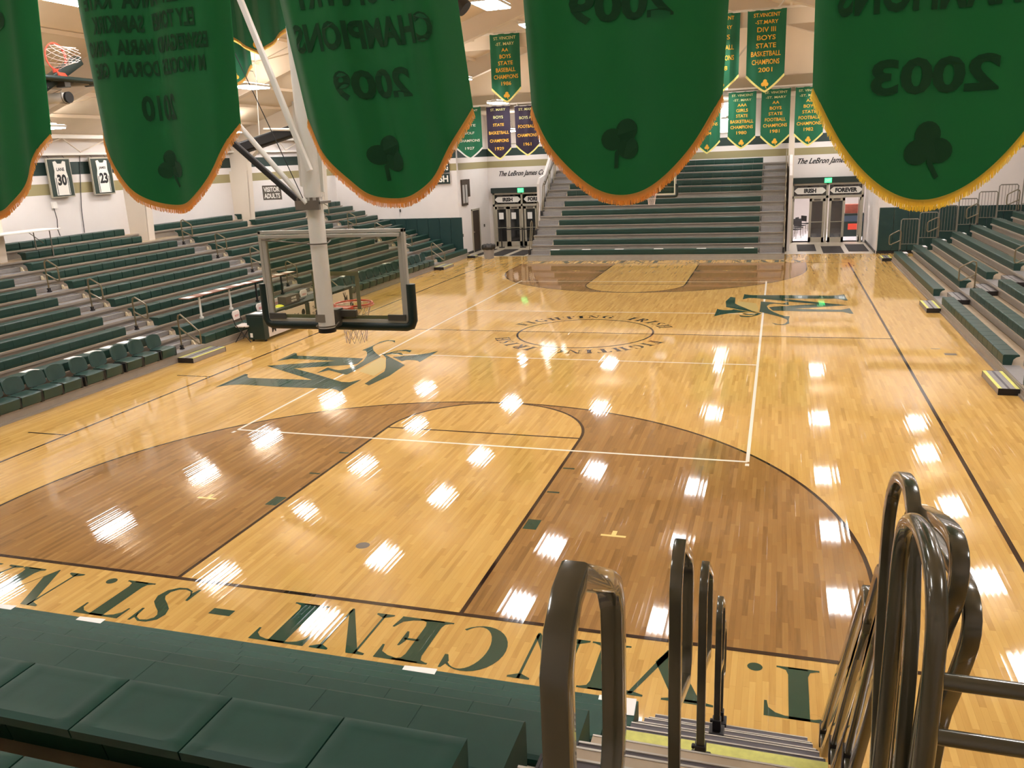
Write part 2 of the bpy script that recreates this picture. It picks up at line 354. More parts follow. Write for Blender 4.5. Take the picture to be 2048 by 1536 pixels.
# ------------------------------------------------------------------ FLOOR
L = 28.63; W = 7.65; HY = L/2
fl = MB().box(-17.2, 17.2, -9.6, 31.6, -.3, 0).build('floor', m_wood); struct(fl)
def mark(name, mb, m, label=None):
    o = mb.build(name, m, fl)
    if label: o['label'] = label
    return o
def quad(mb, x0, x1, y0, y1, z): mb.poly([(x0, y0, z), (x1, y0, z), (x1, y1, z), (x0, y1, z)])
def strip(mb, pts, wd, z):
    for i in range(len(pts)-1):
        a, b = pts[i], pts[i+1]
        p0 = pts[i-1] if i else a; p3 = pts[i+2] if i+2 < len(pts) else b
        def nrm(p, q):
            dx, dy = q[0]-p[0], q[1]-p[1]; l = math.hypot(dx, dy) or 1; return (-dy/l*wd/2, dx/l*wd/2)
        n1 = nrm(p0, b); n2 = nrm(a, p3)
        mb.poly([(a[0]-n1[0], a[1]-n1[1], z), (b[0]-n2[0], b[1]-n2[1], z), (b[0]+n2[0], b[1]+n2[1], z), (a[0]+n1[0], a[1]+n1[1], z)])
def end_xy(end, x, y): return (x, y) if end == 0 else (-x, L-y)
for end in (0, 1):
    E = lambda x, y: end_xy(end, x, y)
    P3 = [(6.02, 0), (6.02, 1.6)]+arc(0, 1.6, 6.02, 0, 180, 60)[1:-1]+[(-6.02, 1.6), (-6.02, 0)]
    mb = MB(); mb.poly([(*E(x, y), .0006) for x, y in P3]); mark('stained_arc_area', mb, m_stain)
    key = [(1.83, 0), (1.83, 5.79)]+arc(0, 5.79, 1.83, 0, 180, 30)[1:-1]+[(-1.83, 5.79), (-1.83, 0)]
    mb = MB(); mb.poly([(*E(x, y), .0010) for x, y in key]); mark('unstained_key_area', mb, m_wood)
    mb = MB(); strip(mb, [E(*p) for p in P3], .05, .0014); mark('three_point_line', mb, m_pblack)
    mb = MB(); strip(mb, [E(*p) for p in [(1.805, 0), (1.805, 5.79)]+arc(0, 5.79, 1.805, 0, 180, 36)[1:-1]+[(-1.805, 5.79), (-1.805, 0)]], .05, .0016)
    mark('key_line', mb, m_pblack)
    mb = MB(); strip(mb, [E(-1.8, 5.77), E(1.8, 5.77)], .05, .0018); mark('free_throw_line', mb, m_pblack)
    mb = MB()
    for sx in (-1, 1):
        for (ya, yb) in ((2.15, 2.45), (3.38, 3.43), (4.34, 4.39)):
            a = E(sx*1.85, ya); b = E(sx*2.03, yb); quad(mb, min(a[0], b[0]), max(a[0], b[0]), min(a[1], b[1]), max(a[1], b[1]), .0016)
    mark('lane_marks', mb, m_pgreen)
    mb = MB()
    for sx in (-1, 1):
        for a, b in (((sx*2.88, 2.16), (sx*3.20, 2.21)), ((sx*3.01, 2.21), (sx*3.07, 2.33))):
            a = E(*a); b = E(*b); quad(mb, min(a[0], b[0]), max(a[0], b[0]), min(a[1], b[1]), max(a[1], b[1]), .0012)
    mark('spot_marks', mb, m_pyellow)
    mb = MB(); c = E(0, 1.25); mb.poly([(c[0]+.09*math.cos(2*PI*i/24), c[1]+.09*math.sin(2*PI*i/24), .0016) for i in range(24)]); mark('floor_plate', mb, m_plate)
mb = MB()
for x in (-7.72, W): strip(mb, [(x, -.05), (x, L+.05)], .06, .0018)
strip(mb, [(-7.75, -.02), (7.68, -.02)], .06, .0018); strip(mb, [(-7.75, L+.02), (7.68, L+.02)], .06, .0018)
strip(mb, [(-7.7, HY), (7.65, HY)], .05, .0018)
strip(mb, arc(0, HY, 1.83, 0, 360, 64), .055, .0018)
for y in (4.28, 8.57, L-4.28, L-8.57): strip(mb, [(-8.65, y), (-7.72, y)], .04, .0018)
mark('boundary_lines', mb, m_pblack)
mb = MB(); vx, vy = 4.571, 9.165
strip(mb, [(-vx, HY-vy), (vx, HY-vy)], .055, .0022); strip(mb, [(-vx, HY+vy), (vx, HY+vy)], .055, .0022)
for s in (-1, 1):
    strip(mb, [(s*vx, HY-vy), (s*vx, HY+vy)], .055, .0022); strip(mb, [(-vx, HY+s*3.03), (vx, HY+s*3.03)], .05, .0022)
    for t in (-1, 1): quad(mb, s*vx-.03, s*vx+.03, HY+t*(vy+.13)-.05, HY+t*(vy+.13)+.05, .0022)
mark('volleyball_lines', mb, m_pwhite)
# baseline lettering: (char, right-hand x at the reader's left, width) seen from the court
def glyph(mb, ch, fn):
    wdt, polys = GL[ch]
    for pl in polys: mb.poly([fn(x/wdt, y) for x, y in pl])
letters = [('S', 6.08, .43), ('T', 5.50, .58), ('.', 4.92, .18), ('V', 4.50, .86), ('I', 3.66, .37), ('N', 3.26, .63), ('C', 2.49, .59), ('E', 1.80, .61), ('N', 1.13, .60),
           ('T', .45, .64), ('-', -.65, .27), ('S', -1.31, .44), ('T', -1.86, .60), ('.', -2.47, .17), ('M', -2.99, .93), ('A', -3.96, .72), ('R', -4.72, .66), ('Y', -5.42, .66)]
for end in (0, 1):
    mb = MB()
    for ch, xr, wd in letters:
        def fn(a, b, xr=xr, wd=wd):
            p = end_xy(end, xr-a*wd, -.20-b*.76); return (p[0], p[1], .0018)
        glyph(mb, ch, fn)
    mark('baseline_lettering', mb, m_pgreen)
mb = MB()
for flip in (0, 1):
    txt = 'FIGHTING IRISH'; ws = [GL[c][0] if c != ' ' else .75 for c in txt]; gap = .20; tot = sum(ws)+gap*(len(txt)-1)
    x = 0
    for c, wc in zip(txt, ws):
        if c != ' ':
            def fn(a, b, x=x, wc=wc):
                t = (x+a*wc)/tot; ang = R(158-136*t+(180 if flip else 0)); rad = 2.06+.38*b
                return (rad*math.cos(ang), HY+rad*math.sin(ang), .0018)
            glyph(mb, c, fn)
        x += wc+gap
mark('centre_circle_lettering', mb, m_pblack)
# monogram, traced on the floor in metres
MG = dict(
M=[(-6.98,7.75),(-7.01,8.93),(-6.92,8.9),(-6.81,8.72),(-6.69,8.6),(-5.05,8.65),(-6.93,9.72),(-5.42,10.42),(-6.72,10.49),(-6.97,10.21),(-7.01,11.08),(-6.93,11.07),(-6.75,10.81),(-5.8,10.8),(-4.84,10.75),(-4.72,10.2),(-4.87,10.08),(-6.1,9.58),(-5.37,9.21),(-4.29,8.6),(-4.08,8.59),(-3.91,8.85),(-3.92,7.85),(-4.04,7.96),(-4.19,8.03),(-5.58,8.0),(-6.51,8.05),(-6.76,7.97)],
VS=[(-5.3,11.58),(-5.27,12.1),(-5.28,12.61),(-5.16,12.84),(-4.92,12.79),(-4.82,12.56),(-4.99,12.73),(-5.12,12.74),(-5.19,12.57),(-5.24,12.28),(-5.21,12.02),(-5.0,11.63),(-4.76,11.31),(-4.46,10.96),(-4.47,10.47),(-4.47,9.2),(-4.64,9.27),(-5.12,9.54),(-5.28,9.22),(-5.29,9.78),(-5.02,9.61),(-4.86,9.56),(-4.73,9.7),(-4.66,10.01),(-4.71,10.48),(-4.87,10.99),(-5.04,11.36),(-5.18,11.56)],
V=[(-4.61,11.28),(-4.35,11.1),(-3.48,10.24),(-3.41,9.23),(-3.51,8.41),(-3.67,8.52),(-3.69,9.02),(-3.71,9.61),(-3.85,9.97),(-4.27,10.86),(-4.46,11.13)],
s=[(-4.16,11.0),(-3.81,11.16),(-3.59,11.29),(-3.41,11.47),(-3.23,11.74),(-3.24,10.57),(-3.34,10.69),(-3.46,10.75),(-3.66,10.73),(-3.72,10.6)],
p5=[(-4.53,11.23),(-4.43,11.49),(-4.27,11.71),(-4.15,11.79),(-3.96,11.73),(-3.92,11.51),(-4.07,11.63),(-4.26,11.63),(-4.36,11.44),(-4.45,11.15)],
p6=[(-4.45,11.15),(-4.38,11.37),(-4.24,11.45),(-4.11,11.43),(-3.98,11.24),(-4.05,11.24),(-4.18,11.33),(-4.33,11.31)])
from mathutils.geometry import tessellate_polygon
def ngon(mb, pts, z):
    tr = tessellate_polygon([[Vector((p[0], p[1], 0)) for p in pts]])
    mb.add([(p[0], p[1], z) for p in pts], [tuple(t) for t in tr])
for end in (0, 1):
    mb = MB()
    for k, pts in MG.items(): ngon(mb, [end_xy(end, *p) for p in pts], .0030)
    mark('school_monogram', mb, m_pgreen)
    mb = MB(); ngon(mb, [end_xy(end, *p) for p in [(-4.43,10.92),(-4.2,10.7),(-3.8,9.82),(-3.77,9.18),(-4.33,9.53),(-4.42,10.35)]], .0026); mark('monogram_gold_patch', mb, m_pgold)
mb = MB()
quad(mb, 8.55, 8.80, 12.72, 12.90, .0012); quad(mb, 8.35, 8.55, 13.3, 13.36, .0012)
mark('socket_covers', mb, m_plate)
# tiled entrances
tl = MB().box(-17.2, 17.2, 31.6, 37, -.3, -.002).build('floor', m_tile); struct(tl)

# ------------------------------------------------------------------ WALLS AND ROOF
XW = 16.65; EAVE = 11.47
def roofz(x): return EAVE-.33*abs(x)
def wall_with_bands(name, pts_low, axis, pos, a0, a1, z1, inward):
    """plane wall of one thickness with painted bands as thin coats"""
    t = .2*inward
    mb = MB()
    if axis == 'x': mb.box(min(pos, pos-t), max(pos, pos-t), a0, a1, 0, z1)
    else: mb.box(a0, a1, min(pos, pos-t), max(pos, pos-t), 0, z1)
    o = struct(mb.build(name, m_wall)); e = .004*inward
    for nm, z0, zz, m in (('green_band', 4.74, 5.13, m_bandg), ('tan_band', 4.16, 4.49, m_bandt)):
        b = MB()
        if axis == 'x': b.box(min(pos, pos+e), max(pos, pos+e), a0, a1, z0, zz)
        else: b.box(a0, a1, min(pos, pos+e), max(pos, pos+e), z0, zz)
        b.build(nm, m, o)
    return o
wall_with_bands('wall_left', None, 'x', -XW, -9.6, 31.6, 6.2, 1)
wall_with_bands('wall_right', None, 'x', XW, -9.6, 31.6, 6.2, -1)
mb = MB(); mb.prism([(-17.1, 0), (17.1, 0), (17.1, 5.8), (0, 11.5), (-17.1, 5.8)], -9.6, -9.4, 'y'); struct(mb.build('wall_near', m_wall))
wall_with_bands('wall_far_left', None, 'y', 31.6, -17.1, -10.05, 7.03, -1)
wall_with_bands('wall_far_right', None, 'y', 31.6, 8.92, 17.1, 7.03, -1)
wall_with_bands('wall_entry_left', None, 'x', -10.05, 31.801, 36.2, 7.03, 1)
wall_with_bands('wall_entry_right', None, 'x', 8.92, 31.801, 36.2, 7.03, -1)
# back wall above/around the entrances
bw = MB(); bw.box(-10.25, 9.12, 36.2, 36.4, 3.1, 5.35); bw.box(-10.05, 8.92, 36.2, 36.4, 6.75, 7.2); bw.box(-10.05, -9.75, 36.2, 36.4, 0, 3.1); bw.box(-6.1, 5.45, 36.2, 36.4, 0, 3.1); bw.box(8.8, 8.92, 36.2, 36.4, 0, 3.1)
for x0, x1 in ((-10.05, -8.9), (-7.9, -7.45), (-5.9, 1.9), (2.7, 3.9), (4.6, 5.4), (5.9, 8.92)): bw.box(x0, x1, 36.2, 36.4, 5.35, 6.75)
bwo = struct(bw.build('wall_far_back', m_wall))
for nm, z0, z1, m in (('green_band', 4.74, 5.13, m_bandg), ('tan_band', 4.16, 4.49, m_bandt)): MB().box(-10.05, 8.92, 36.196, 36.2, z0, z1).build(nm, m, bwo)
for k, (x0, x1) in enumerate(((-8.9, -7.9), (-7.45, -5.9), (1.9, 2.7), (3.9, 4.6), (5.4, 5.9))):
    o = struct(MB().box(x0, x1, 36.3, 36.34, 5.35, 6.75).build('window_%d' % (k+1), m_skyw if k in (1, 2) else m_wall))
    fr = MB(); fr.box(x0, x1, 36.17, 36.2, 5.31, 5.37); fr.box(x0, x0+.05, 36.17, 36.3, 5.35, 6.75); fr.box(x1-.05, x1, 36.17, 36.3, 5.35, 6.75); fr.build('window_frame', m_frameal, o)
# upper end wall over the entrances
mb = MB(); mb.prism([(-17.1, 7.47), (17.1, 7.47), (17.1, 7.5), (12.0, 7.52), (0, 11.47), (-12.0, 7.52), (-17.1, 7.5)], 31.6, 31.8, 'y'); struct(mb.build('wall_far_upper', m_ceil))
struct(MB().box(-17.1, 17.1, 31.45, 31.85, 7.03, 7.47).build('trim_1', mat('beam_grey', (160, 146, 122), .7)))
struct(MB().box(-17.1, 17.1, 31.40, 31.47, 7.0, 7.08).build('trim_2', m_white))
struct(MB().box(-10.05, 8.92, 31.85, 36.4, 6.84, 7.2).build('ceiling_entry', m_ceil))
for s, nm in ((-1, 'ceiling'), (1, 'ceiling')):
    mb = MB(); n = 30
    for i in range(n):      # shallow billows of the insulation liner between purlins
        x0 = 17.15*i/n; x1 = 17.15*(i+1)/n
        mb.poly([(s*x0, -9.6, roofz(x0)), (s*x1, -9.6, roofz(x1)), (s*x1, 31.8, roofz(x1)), (s*x0, 31.8, roofz(x0))])
    for i in range(0, 12):
        x = .7+i*1.45; mb.box(s*x-.04, s*x+.04, -9.6, 31.6, roofz(x)-.10, roofz(x)-.002)
    struct(mb.build(nm, m_ceil))
# rigid frames: tapered columns and rafters
FY = [-7.5, -1.35, 4.75, 10.85, 16.92, 23.0, 29.1]
tn = 3
for y in FY:
    for s in (-1, 1):
        mb = MB(); h = .15
        pr = [(s*16.65, 0), (s*16.05, 0), (s*15.75, 5.0), (s*14.6, roofz(14.6)-.72), (s*0, roofz(0)-.68), (s*0, roofz(0)-.02), (s*16.65, roofz(16.65)-.02)]
        mb.prism(pr, y-.02, y+.02, 'y')
        # inner flange
        fp = [(s*16.05, 0), (s*15.75, 5.0), (s*14.6, roofz(14.6)-.72), (0, roofz(0)-.68)]
        for a, b in zip(fp, fp[1:]):
            mb.add([(a[0], y-h, a[1]), (b[0], y-h, b[1]), (b[0], y+h, b[1]), (a[0], y+h, a[1]), (a[0], y-h, a[1]-.03), (b[0], y-h, b[1]-.03), (b[0], y+h, b[1]-.03), (a[0], y+h, a[1]-.03)],
                   [(0, 1, 2, 3), (7, 6, 5, 4), (0, 4, 5, 1), (1, 5, 6, 2), (2, 6, 7, 3), (3, 7, 4, 0)])
        # boxed lower column
        mb.prism([(s*16.65, 0), (s*16.06, 0), (s*15.80, 4.6), (s*16.65, 4.6)], y-.17, y+.17, 'y')
        struct(mb.build('trim_%d' % tn, m_frame if y < 28 or True else m_frame)); tn += 1
# eave ledge and lattice along the side walls
for s in (-1, 1):
    mb = MB(); mb.box(min(s*16.65, s*16.40), max(s*16.65, s*16.40), -9.4, 31.5, 5.33, 5.40)
    mb.box(min(s*16.1, s*16.2), max(s*16.1, s*16.2), -9.4, 31.5, 5.82, 5.92)
    struct(mb.build('trim_%d' % tn, m_white)); tn += 1
    mb = MB()
    for k in range(20):
        y = -9+k*2.0; mb.tube([(s*16.5, y, 5.42), (s*16.2, y+1, 5.84)], .02); mb.tube([(s*16.2, y+1, 5.84), (s*16.5, y+2, 5.42)], .02)
    struct(mb.build('trim_%d' % tn, m_frame)); tn += 1
struct(MB().box(-7.6, 7.6, 25.42, 25.50, 8.72, 9.28).build('trim_%d' % tn, m_frame)); tn += 1
struct(MB().box(-7.6, 7.6, 25.36, 25.42, 9.22, 9.30).build('trim_%d' % tn, m_white)); tn += 1
# diagonal rod bracing
for k, (a, b) in enumerate((((-16.4, 10.4, 6.0), (-10.0, 16.4, 7.9)), ((-10.0, 4.3, 7.9), (-3.0, 10.4, 10.2)), ((-10, 16.4, 7.9), (-3, 22.4, 10.2)), ((-8.8, 22.5, 8.4), (-4.4, 28.5, 9.8)))):
    struct(MB().tube([a, b], .02).build('trim_%d' % tn, m_frame)); tn += 1

# ------------------------------------------------------------------ BLEACHERS
ORD = ['front', 'second', 'third', 'fourth', 'fifth', 'sixth', 'seventh', 'eighth', 'ninth', 'tenth', 'eleventh', 'twelfth', 'thirteenth', 'fourteenth', 'fifteenth', 'sixteenth', 'seventeenth', 'eighteenth', 'nineteenth', 'twentieth']
def seat_mesh(name, H, d, m, wd=.449):
    pr = [(0.012, 0), (0, H*.3), (0, H-.022), (.008, H-.007), (.024, H), (d-.02, H), (d, H-.012), (d, H-.035), (d-.06, H-.055), (d-.11, H-.10), (d-.13, 0)]
    return MB().prism(pr, -wd/2, wd/2, 'x').mesh(name, m)
def seat_dished(name, H, d, m, wd=.451):
    nx, ny = 14, 12; mb = MB(); g = []
    for j in range(ny+1):
        for i in range(nx+1):
            a = i/nx; b = j/ny; x = (a-.5)*wd; y = b*d
            ex = min(a, 1-a)*wd/.05; ey = min(b*1.6, 1-b)*d/.055
            q = max(0, min(1, ex-.25))*max(0, min(1, ey-.25)); q = q*q*(3-2*q)
            edge = min(1, min(a, 1-a)*wd/.008, min(b, 1-b)*d/.012)
            g.append((x, y, H-.008*q-.012*(1-edge)))
    fs = [(j*(nx+1)+i, j*(nx+1)+i+1, (j+1)*(nx+1)+i+1, (j+1)*(nx+1)+i) for j in range(ny) for i in range(nx)]
    mb.add(g, fs)
    h = wd/2
    mb.add([(-h, 0, H-.012), (h, 0, H-.012), (h, .012, 0), (-h, .012, 0)], [(0, 3, 2, 1)])
    mb.add([(-h, d, H-.012), (h, d, H-.012), (h, d-.006, H-.05), (-h, d-.006, H-.05)], [(0, 1, 2, 3)])
    mb.add([(-h, d-.006, H-.05), (h, d-.006, H-.05), (h, d-.10, H-.07), (-h, d-.10, H-.07), (h, d-.14, 0), (-h, d-.14, 0)], [(0, 1, 2, 3), (3, 2, 4, 5)])
    for s in (-h, h): mb.add([(s, 0, H-.012), (s, .012, 0), (s, d-.14, 0), (s, d-.10, H-.07), (s, d-.006, H-.05), (s, d, H-.012)], [(0, 1, 2, 3, 4, 5)])
    return mb.mesh(name, m, smooth=True)
me_seat = seat_mesh('seat', .215, .30, m_seat)
me_seatf = seat_mesh('seat', .235, .28, m_seat)
me_seatn = seat_dished('seat', .25, .30, m_seatn)
me_seatp = seat_mesh('seat', .25, .34, m_seatn, .4555)

def chair_proto():
    t = thing('courtside_chair', 'x', 'chair', group='green courtside chairs on the front row of the left stand')
    mb = MB(); n = 9; g = []; H = .24
    for j in range(7):
        for i in range(n+1):
            a = i/n; b = j/6; x = (a-.5)*.47; fr = 1-.10*abs(2*a-1)**2.5
            y = -.14+(.40)*b if j else -.14*fr-.0; z = H-.02*math.sin(PI*a)*math.sin(PI*b)+.01*(b < .1)*0
            if j == 0: z = H-.02
            g.append((x, y, z))
    fs = [(j*(n+1)+i, j*(n+1)+i+1, (j+1)*(n+1)+i+1, (j+1)*(n+1)+i) for j in range(6) for i in range(n)]
    mb.add(g, fs)
    fr = [g[i] for i in range(n+1)]; lo = [(x, y+.03, .02) for x, y, z in fr]
    mb.add(fr+lo, [(i+1, i, i+n+1, i+n+2) for i in range(n)])
    for i in (0, n): mb.add([g[i], (g[i][0], g[i][1]+.03, .02), (g[i][0], .20, .02), (g[i][0], .26, H)], [(0, 1, 2, 3)])
    mb.build('seat', m_chair, t, smooth=True)
    MB().box(-.285, -.237, -.10, .26, .0, .215).box(.237, .285, -.10, .26, .0, .215).build('side_bracket', m_dark, t)
    mb = MB(); g = []; nx, nz = 10, 8
    for k in (0, 1):
        for j in range(nz+1):
            b = j/nz; hw = .248*(1-.10*(2*b-1)**4) if b < .5 else .248*(1-.22*(2*b-1)**4)
            for i in range(nx+1):
                a = 2*i/nx-1; x = a*hw; z = .235+.335*b-.035*abs(a)**2.5*(b*2-1)
                y = .30+.06*b-.035*a*a+(.045 if k else 0)+(.015*(abs(a) > .95)*(1-2*k))
                g.append((x, y, z))
    N_ = (nx+1)*(nz+1)
    fs = [(j*(nx+1)+i, j*(nx+1)+i+1, (j+1)*(nx+1)+i+1, (j+1)*(nx+1)+i) for j in range(nz) for i in range(nx)]
    fs += [tuple(N_+q for q in reversed(t_)) for t_ in fs[:nx*nz]]
    ring = [i for i in range(nx+1)]+[(j*(nx+1)+nx) for j in range(1, nz+1)]+[nz*(nx+1)+i for i in range(nx-1, -1, -1)]+[j*(nx+1) for j in range(nz-1, 0, -1)]
    fs += [(ring[q], ring[(q+1) % len(ring)], N_+ring[(q+1) % len(ring)], N_+ring[q]) for q in range(len(ring))]
    mb.add(g, fs); mb.build('backrest', m_chair, t, smooth=True)
    MB().box(-.045, .045, .345, .375, .0, .34).box(-.12, .12, .24, .38, -.004, .02).build('back_bracket', m_dark, t)
    return t

def tier(stand, idx, i, base, rz, su, D, deck, seatz_mesh, deck_rng, seat_rngs, aisles, prev_deck, label, group, seat_mode='modules', m_aisle='grey', last=False, step_h=None, steps=True, roof_d=None, aoff=0, mdk=None):
    """one row of telescopic seating. local x runs along the row, local y away from the court"""
    a, b = [su*q for q in deck_rng]; a, b = min(a, b), max(a, b); mid = (a+b)/2
    # base = world position of the row's front edge at along-coordinate 0
    dirx = Vector((math.cos(rz), math.sin(rz), 0)); loc = Vector(base)+dirx*mid
    t = thing('bleacher_row', label, 'bleacher row', loc, rz, group)
    a -= mid; b -= mid; dd = D+.04 if roof_d is None else roof_d
    cuts = []
    MB().box(a, b, -.01, dd, deck-.045, deck).build('deck', mdk or m_deck, t)
    zb = 0 if i == 0 else prev_deck+.002
    rb = MB().box(a, b, .05 if i else -.04, .08 if i else -.01, zb, deck-.045)
    if i == 0: rb.box(a, b, -.07, -.04, 0, .045)
    rb.build('riser_panel', mdk or m_riser, t)
    MB().box(a, b, -.03, -.01, deck-.05, deck-.006).build('nose_rail', m_riser, t)
    for (s0, s1) in seat_rngs:
        p, q = [su*v-mid for v in (s0, s1)]; p, q = min(p, q), max(p, q)
        if seat_mode == 'modules':
            n = max(1, round((q-p)/.457)); pw = (q-p)/n
            for k in range(n): link_mesh('seat', seatz_mesh, t, (p+pw*(k+.5), 0, deck))
        elif seat_mode == 'bench':
            H = .235; d = .28
            pr = [(0.012, 0), (0, H*.3), (0, H-.022), (.008, H-.007), (.024, H), (d-.02, H), (d, H-.012), (d, H-.035), (d-.06, H-.055), (d-.11, H-.10), (d-.13, 0)]
            mb = MB(); mb.prism([(v, z+deck) for v, z in pr], p, q, 'x'); mb.build('bench_seat', m_seat, t)
    for (s0, s1) in aisles:
        p, q = [su*v-mid for v in (s0, s1)]; p, q = min(p, q), max(p, q); p += .03; q -= .03
        mt = m_step if m_aisle == 'grey' else m_deck if m_aisle == 'wood' else m_stepd
        mb = MB(); mb.box(p, q, -.012-aoff, D-.01 if aoff else .30, deck-(.04 if aoff else 0), deck+.008, mt)
        if aoff: mb.box(p, q, -.012-aoff, -aoff, deck-.2, deck-.04, mt); mb.box(p, q, -.020-aoff, -.008-aoff, deck-.004, deck+.011, m_alum)
        if m_aisle == 'yellow':
            mb = MB(); o_ = -aoff; mb.box(p, q, o_-.012, o_+.30, deck-.2, deck, m_stepd); mb.box(p, q, o_-.014, o_+.075, deck, deck+.009, m_yel); mb.box(p, q, o_+.075, o_+.09, deck, deck+.007, m_tabw); mb.box(p, q, o_+.09, o_+.165, deck, deck+.009, m_yel); mb.box(p, q, o_+.165, o_+.195, deck, deck+.009, m_step); mb.box(p, q, o_+.195, o_+.29, deck, deck+.009, m_yel)
        mb.build('aisle_tread', None, t)
        if not last and steps:
            h = step_h; w0 = D-.30-aoff
            mb = MB(); mb.box(p, q, w0, D+.04, deck+.009, deck+h, m_step if m_aisle == 'grey' else m_stepd)
            mb.box(p-.012, p, w0, D+.03, deck+.001, deck+h+.004, m_side); mb.box(q, q+.012, w0, D+.03, deck+.001, deck+h+.004, m_side)
            mb.box(p, q, w0-.006, w0+.006, deck+h-.004, deck+h+.006, m_alum)
            if m_aisle == 'grey': mb.box(p, q, w0+.12, w0+.15, deck+h, deck+h+.004, m_stepd)
            mb.build('half_step', None, t)
            if m_aisle == 'grey':
                mb = MB(); mb.prism([(w0-.13, deck+.004), (w0-.02, deck+.004), (w0-.02, deck+.12)]+[(w0-.02-.07*math.sin(R(x_)), deck+.05+.07*math.cos(R(x_))) for x_ in (15, 40, 65, 90)], q-.012, q+.03, 'x')
                mb.build('end_cap', m_cap, t)
    return t
# left stand: 11 rows
Lsec = [(1.0, 9.65), (10.87, 17.03), (18.17, 26.7), (27.8, 31.25)]; Lais = [(9.65, 10.87), (17.03, 18.17), (26.7, 27.8)]
DL, RL = .67, .246
for i in range(11):
    secs = list(Lsec)
    if i == 0: secs = [(10.95, 17.03), (27.8, 31.25)]
    if i == 8: secs[1] = (10.9, 17.03)
    if i == 9: secs = [(1.0, 8.5), (11.38, 16.12), (18.17, 22.2), (22.75, 26.7), (27.8, 31.25)]
    if i == 10: secs = [(1.0, 8.5), (11.38, 16.12), (16.75, 22.2), (22.75, 28.25), (28.8, 31.25)]
    tier('left', i, i, (-9.6-DL*i, 0, 0), PI/2, 1, DL, .21+RL*i, me_seat, (0.6, 31.4), secs, Lais if i < 9 else [], .21+RL*(i-1),
         'green plastic %s row up from the court of the long left stand' % ORD[i] if i else 'front row of the long left stand with grey base panel on the court', 'rows of the left stand', last=i >= 9, step_h=RL/2, roof_d=(.345 if i == 10 else None))
# right stand: 10 rows
Rsec = [(-1.5, 9.6), (11.15, 18.1), (19.5, 28.9)]; Rais = [(9.6, 11.15), (18.1, 19.5)]
for i in range(10):
    tier('right', i, i, (9.32+DL*i, 0, 0), -PI/2, -1, DL, .19+RL*i, me_seat, (-1.6, 28.95), Rsec, Rais, .19+RL*(i-1),
         ('green plastic %s row up from the court of the right stand' % ORD[i]) if i else 'front row of the right stand with grey base panel on the court', 'rows of the right stand', last=i == 9, step_h=RL/2)
    # small end landing beside each row
    if i < 8:
        o = MB().box(9.50+DL*i, 9.86+DL*i, 28.97, 29.5, .19+RL*i-.02, .19+RL*i+.12).build('end_step', None); o.data.materials.append(m_step); o.data.materials.append(m_side)
        for pl in o.data.polygons: pl.material_index = 0 if pl.normal.z > .5 else 1
        tag(o, 'small end step beside the %s row at the far end of the right stand' % ORD[i], 'step', 'end steps of the right stand')
# far stand: 6 bench rows, then 5 fixed rows with separate seats
DF = .588
for i in range(11):
    top = .48+.40*i if i < 6 else 2.94+.295*(i-6); pt = .48+.40*(i-1) if i <= 6 else 2.94+.295*(i-7)
    nxt = (.48+.40*(i+1) if i < 5 else 2.94+.295*(i-5))-top
    tier('far', i, i, (0, 29.78+DF*i, 0), 0, 1, DF, top-.235, me_seatf, (-6.1, 5.2), [(-5.0, 4.1)], [(-6.1, -5.04), (4.14, 5.2)], pt-.235,
         ('dark green %s row up from the court of the far end stand' % ORD[i]) if i else 'front bench of the far end stand above its grey base panel', 'rows of the far stand', seat_mode='bench' if i < 6 else 'modules', last=i == 10, step_h=nxt/2, mdk=m_deckg)
# near stand: 8 rows climbing to the camera
DN, RN = .588, .398
for i in range(8):
    yf = -1.62-DN*i-(.27 if i == 7 else .04 if i == 6 else 0)
    tier('near', i, i, (0, yf, 0), PI, -1, DN+(.24 if i == 6 else 0), .20+RN*i, me_seatn if i > 5 else me_seatp, (-6.2, 5.30), [(-6.1, 3.96)], [(4.04, 5.28)], .20+RN*(i-1),
         ('scuffed green seats of the %s row up in the near end stand' % ORD[i]) if i else 'front green bench of the near end stand beside the baseline lettering', 'rows of the near stand', m_aisle='yellow' if i == 3 else 'wood' if i > 3 else 'dark', steps=i != 3, last=i == 7, step_h=RN/2, aoff=.16, roof_d=.84 if i == 6 else None)
struct(MB().box(-17, 5.30, -9.4, -6.50, 2.98, 3.15).build('floor_landing', m_deck))

# portable steps
def step_box(x0, x1, y0, y1, h, axis, label, grp='yellow edged aisle steps on the court'):
    c = ((x0+x1)/2, (y0+y1)/2, 0); t = thing('aisle_step', label, 'step', c, 0, grp); hx, hy = (x1-x0)/2, (y1-y0)/2
    MB().box(-hx, hx, -hy, hy, .004, h-.004).build('step_body', m_riser, t)
    mb = MB()
    mb.box(-hx-.003, -hx+.06, -hy, hy, h-.006, h+.003, m_yel); mb.box(hx-.06, hx+.003, -hy, hy, h-.006, h+.003, m_yel)
    mb.box(-hx+.06, hx-.06, -hy, hy, h-.006, h+.001, m_step); mb.box(-.02, .02, -hy, hy, h+.001, h+.004, m_stepd); mb.build('tread', None, t)
    MB().box(-hx-.004, hx+.004, -hy-.012, -hy, 0, h+.003).build('end_panel', m_side, t); MB().box(-hx-.004, hx+.004, hy, hy+.012, 0, h+.003).build('end_panel', m_side, t)
step_box(-9.52, -9.07, 9.72, 11.05, .125, 'x', 'low step with pale edges at the foot of the nearest left aisle')
step_box(-9.52, -9.07, 26.75, 27.95, .125, 'x', 'low step with pale edges at the foot of the farthest left aisle')
step_box(-9.52, -9.12, 31.0, 31.4, .10, 'x', 'short step at the far end of the left stand')
step_box(8.92, 9.27, 9.55, 10.89, .125, 'x', 'low yellow edged step at the foot of the nearer right aisle')
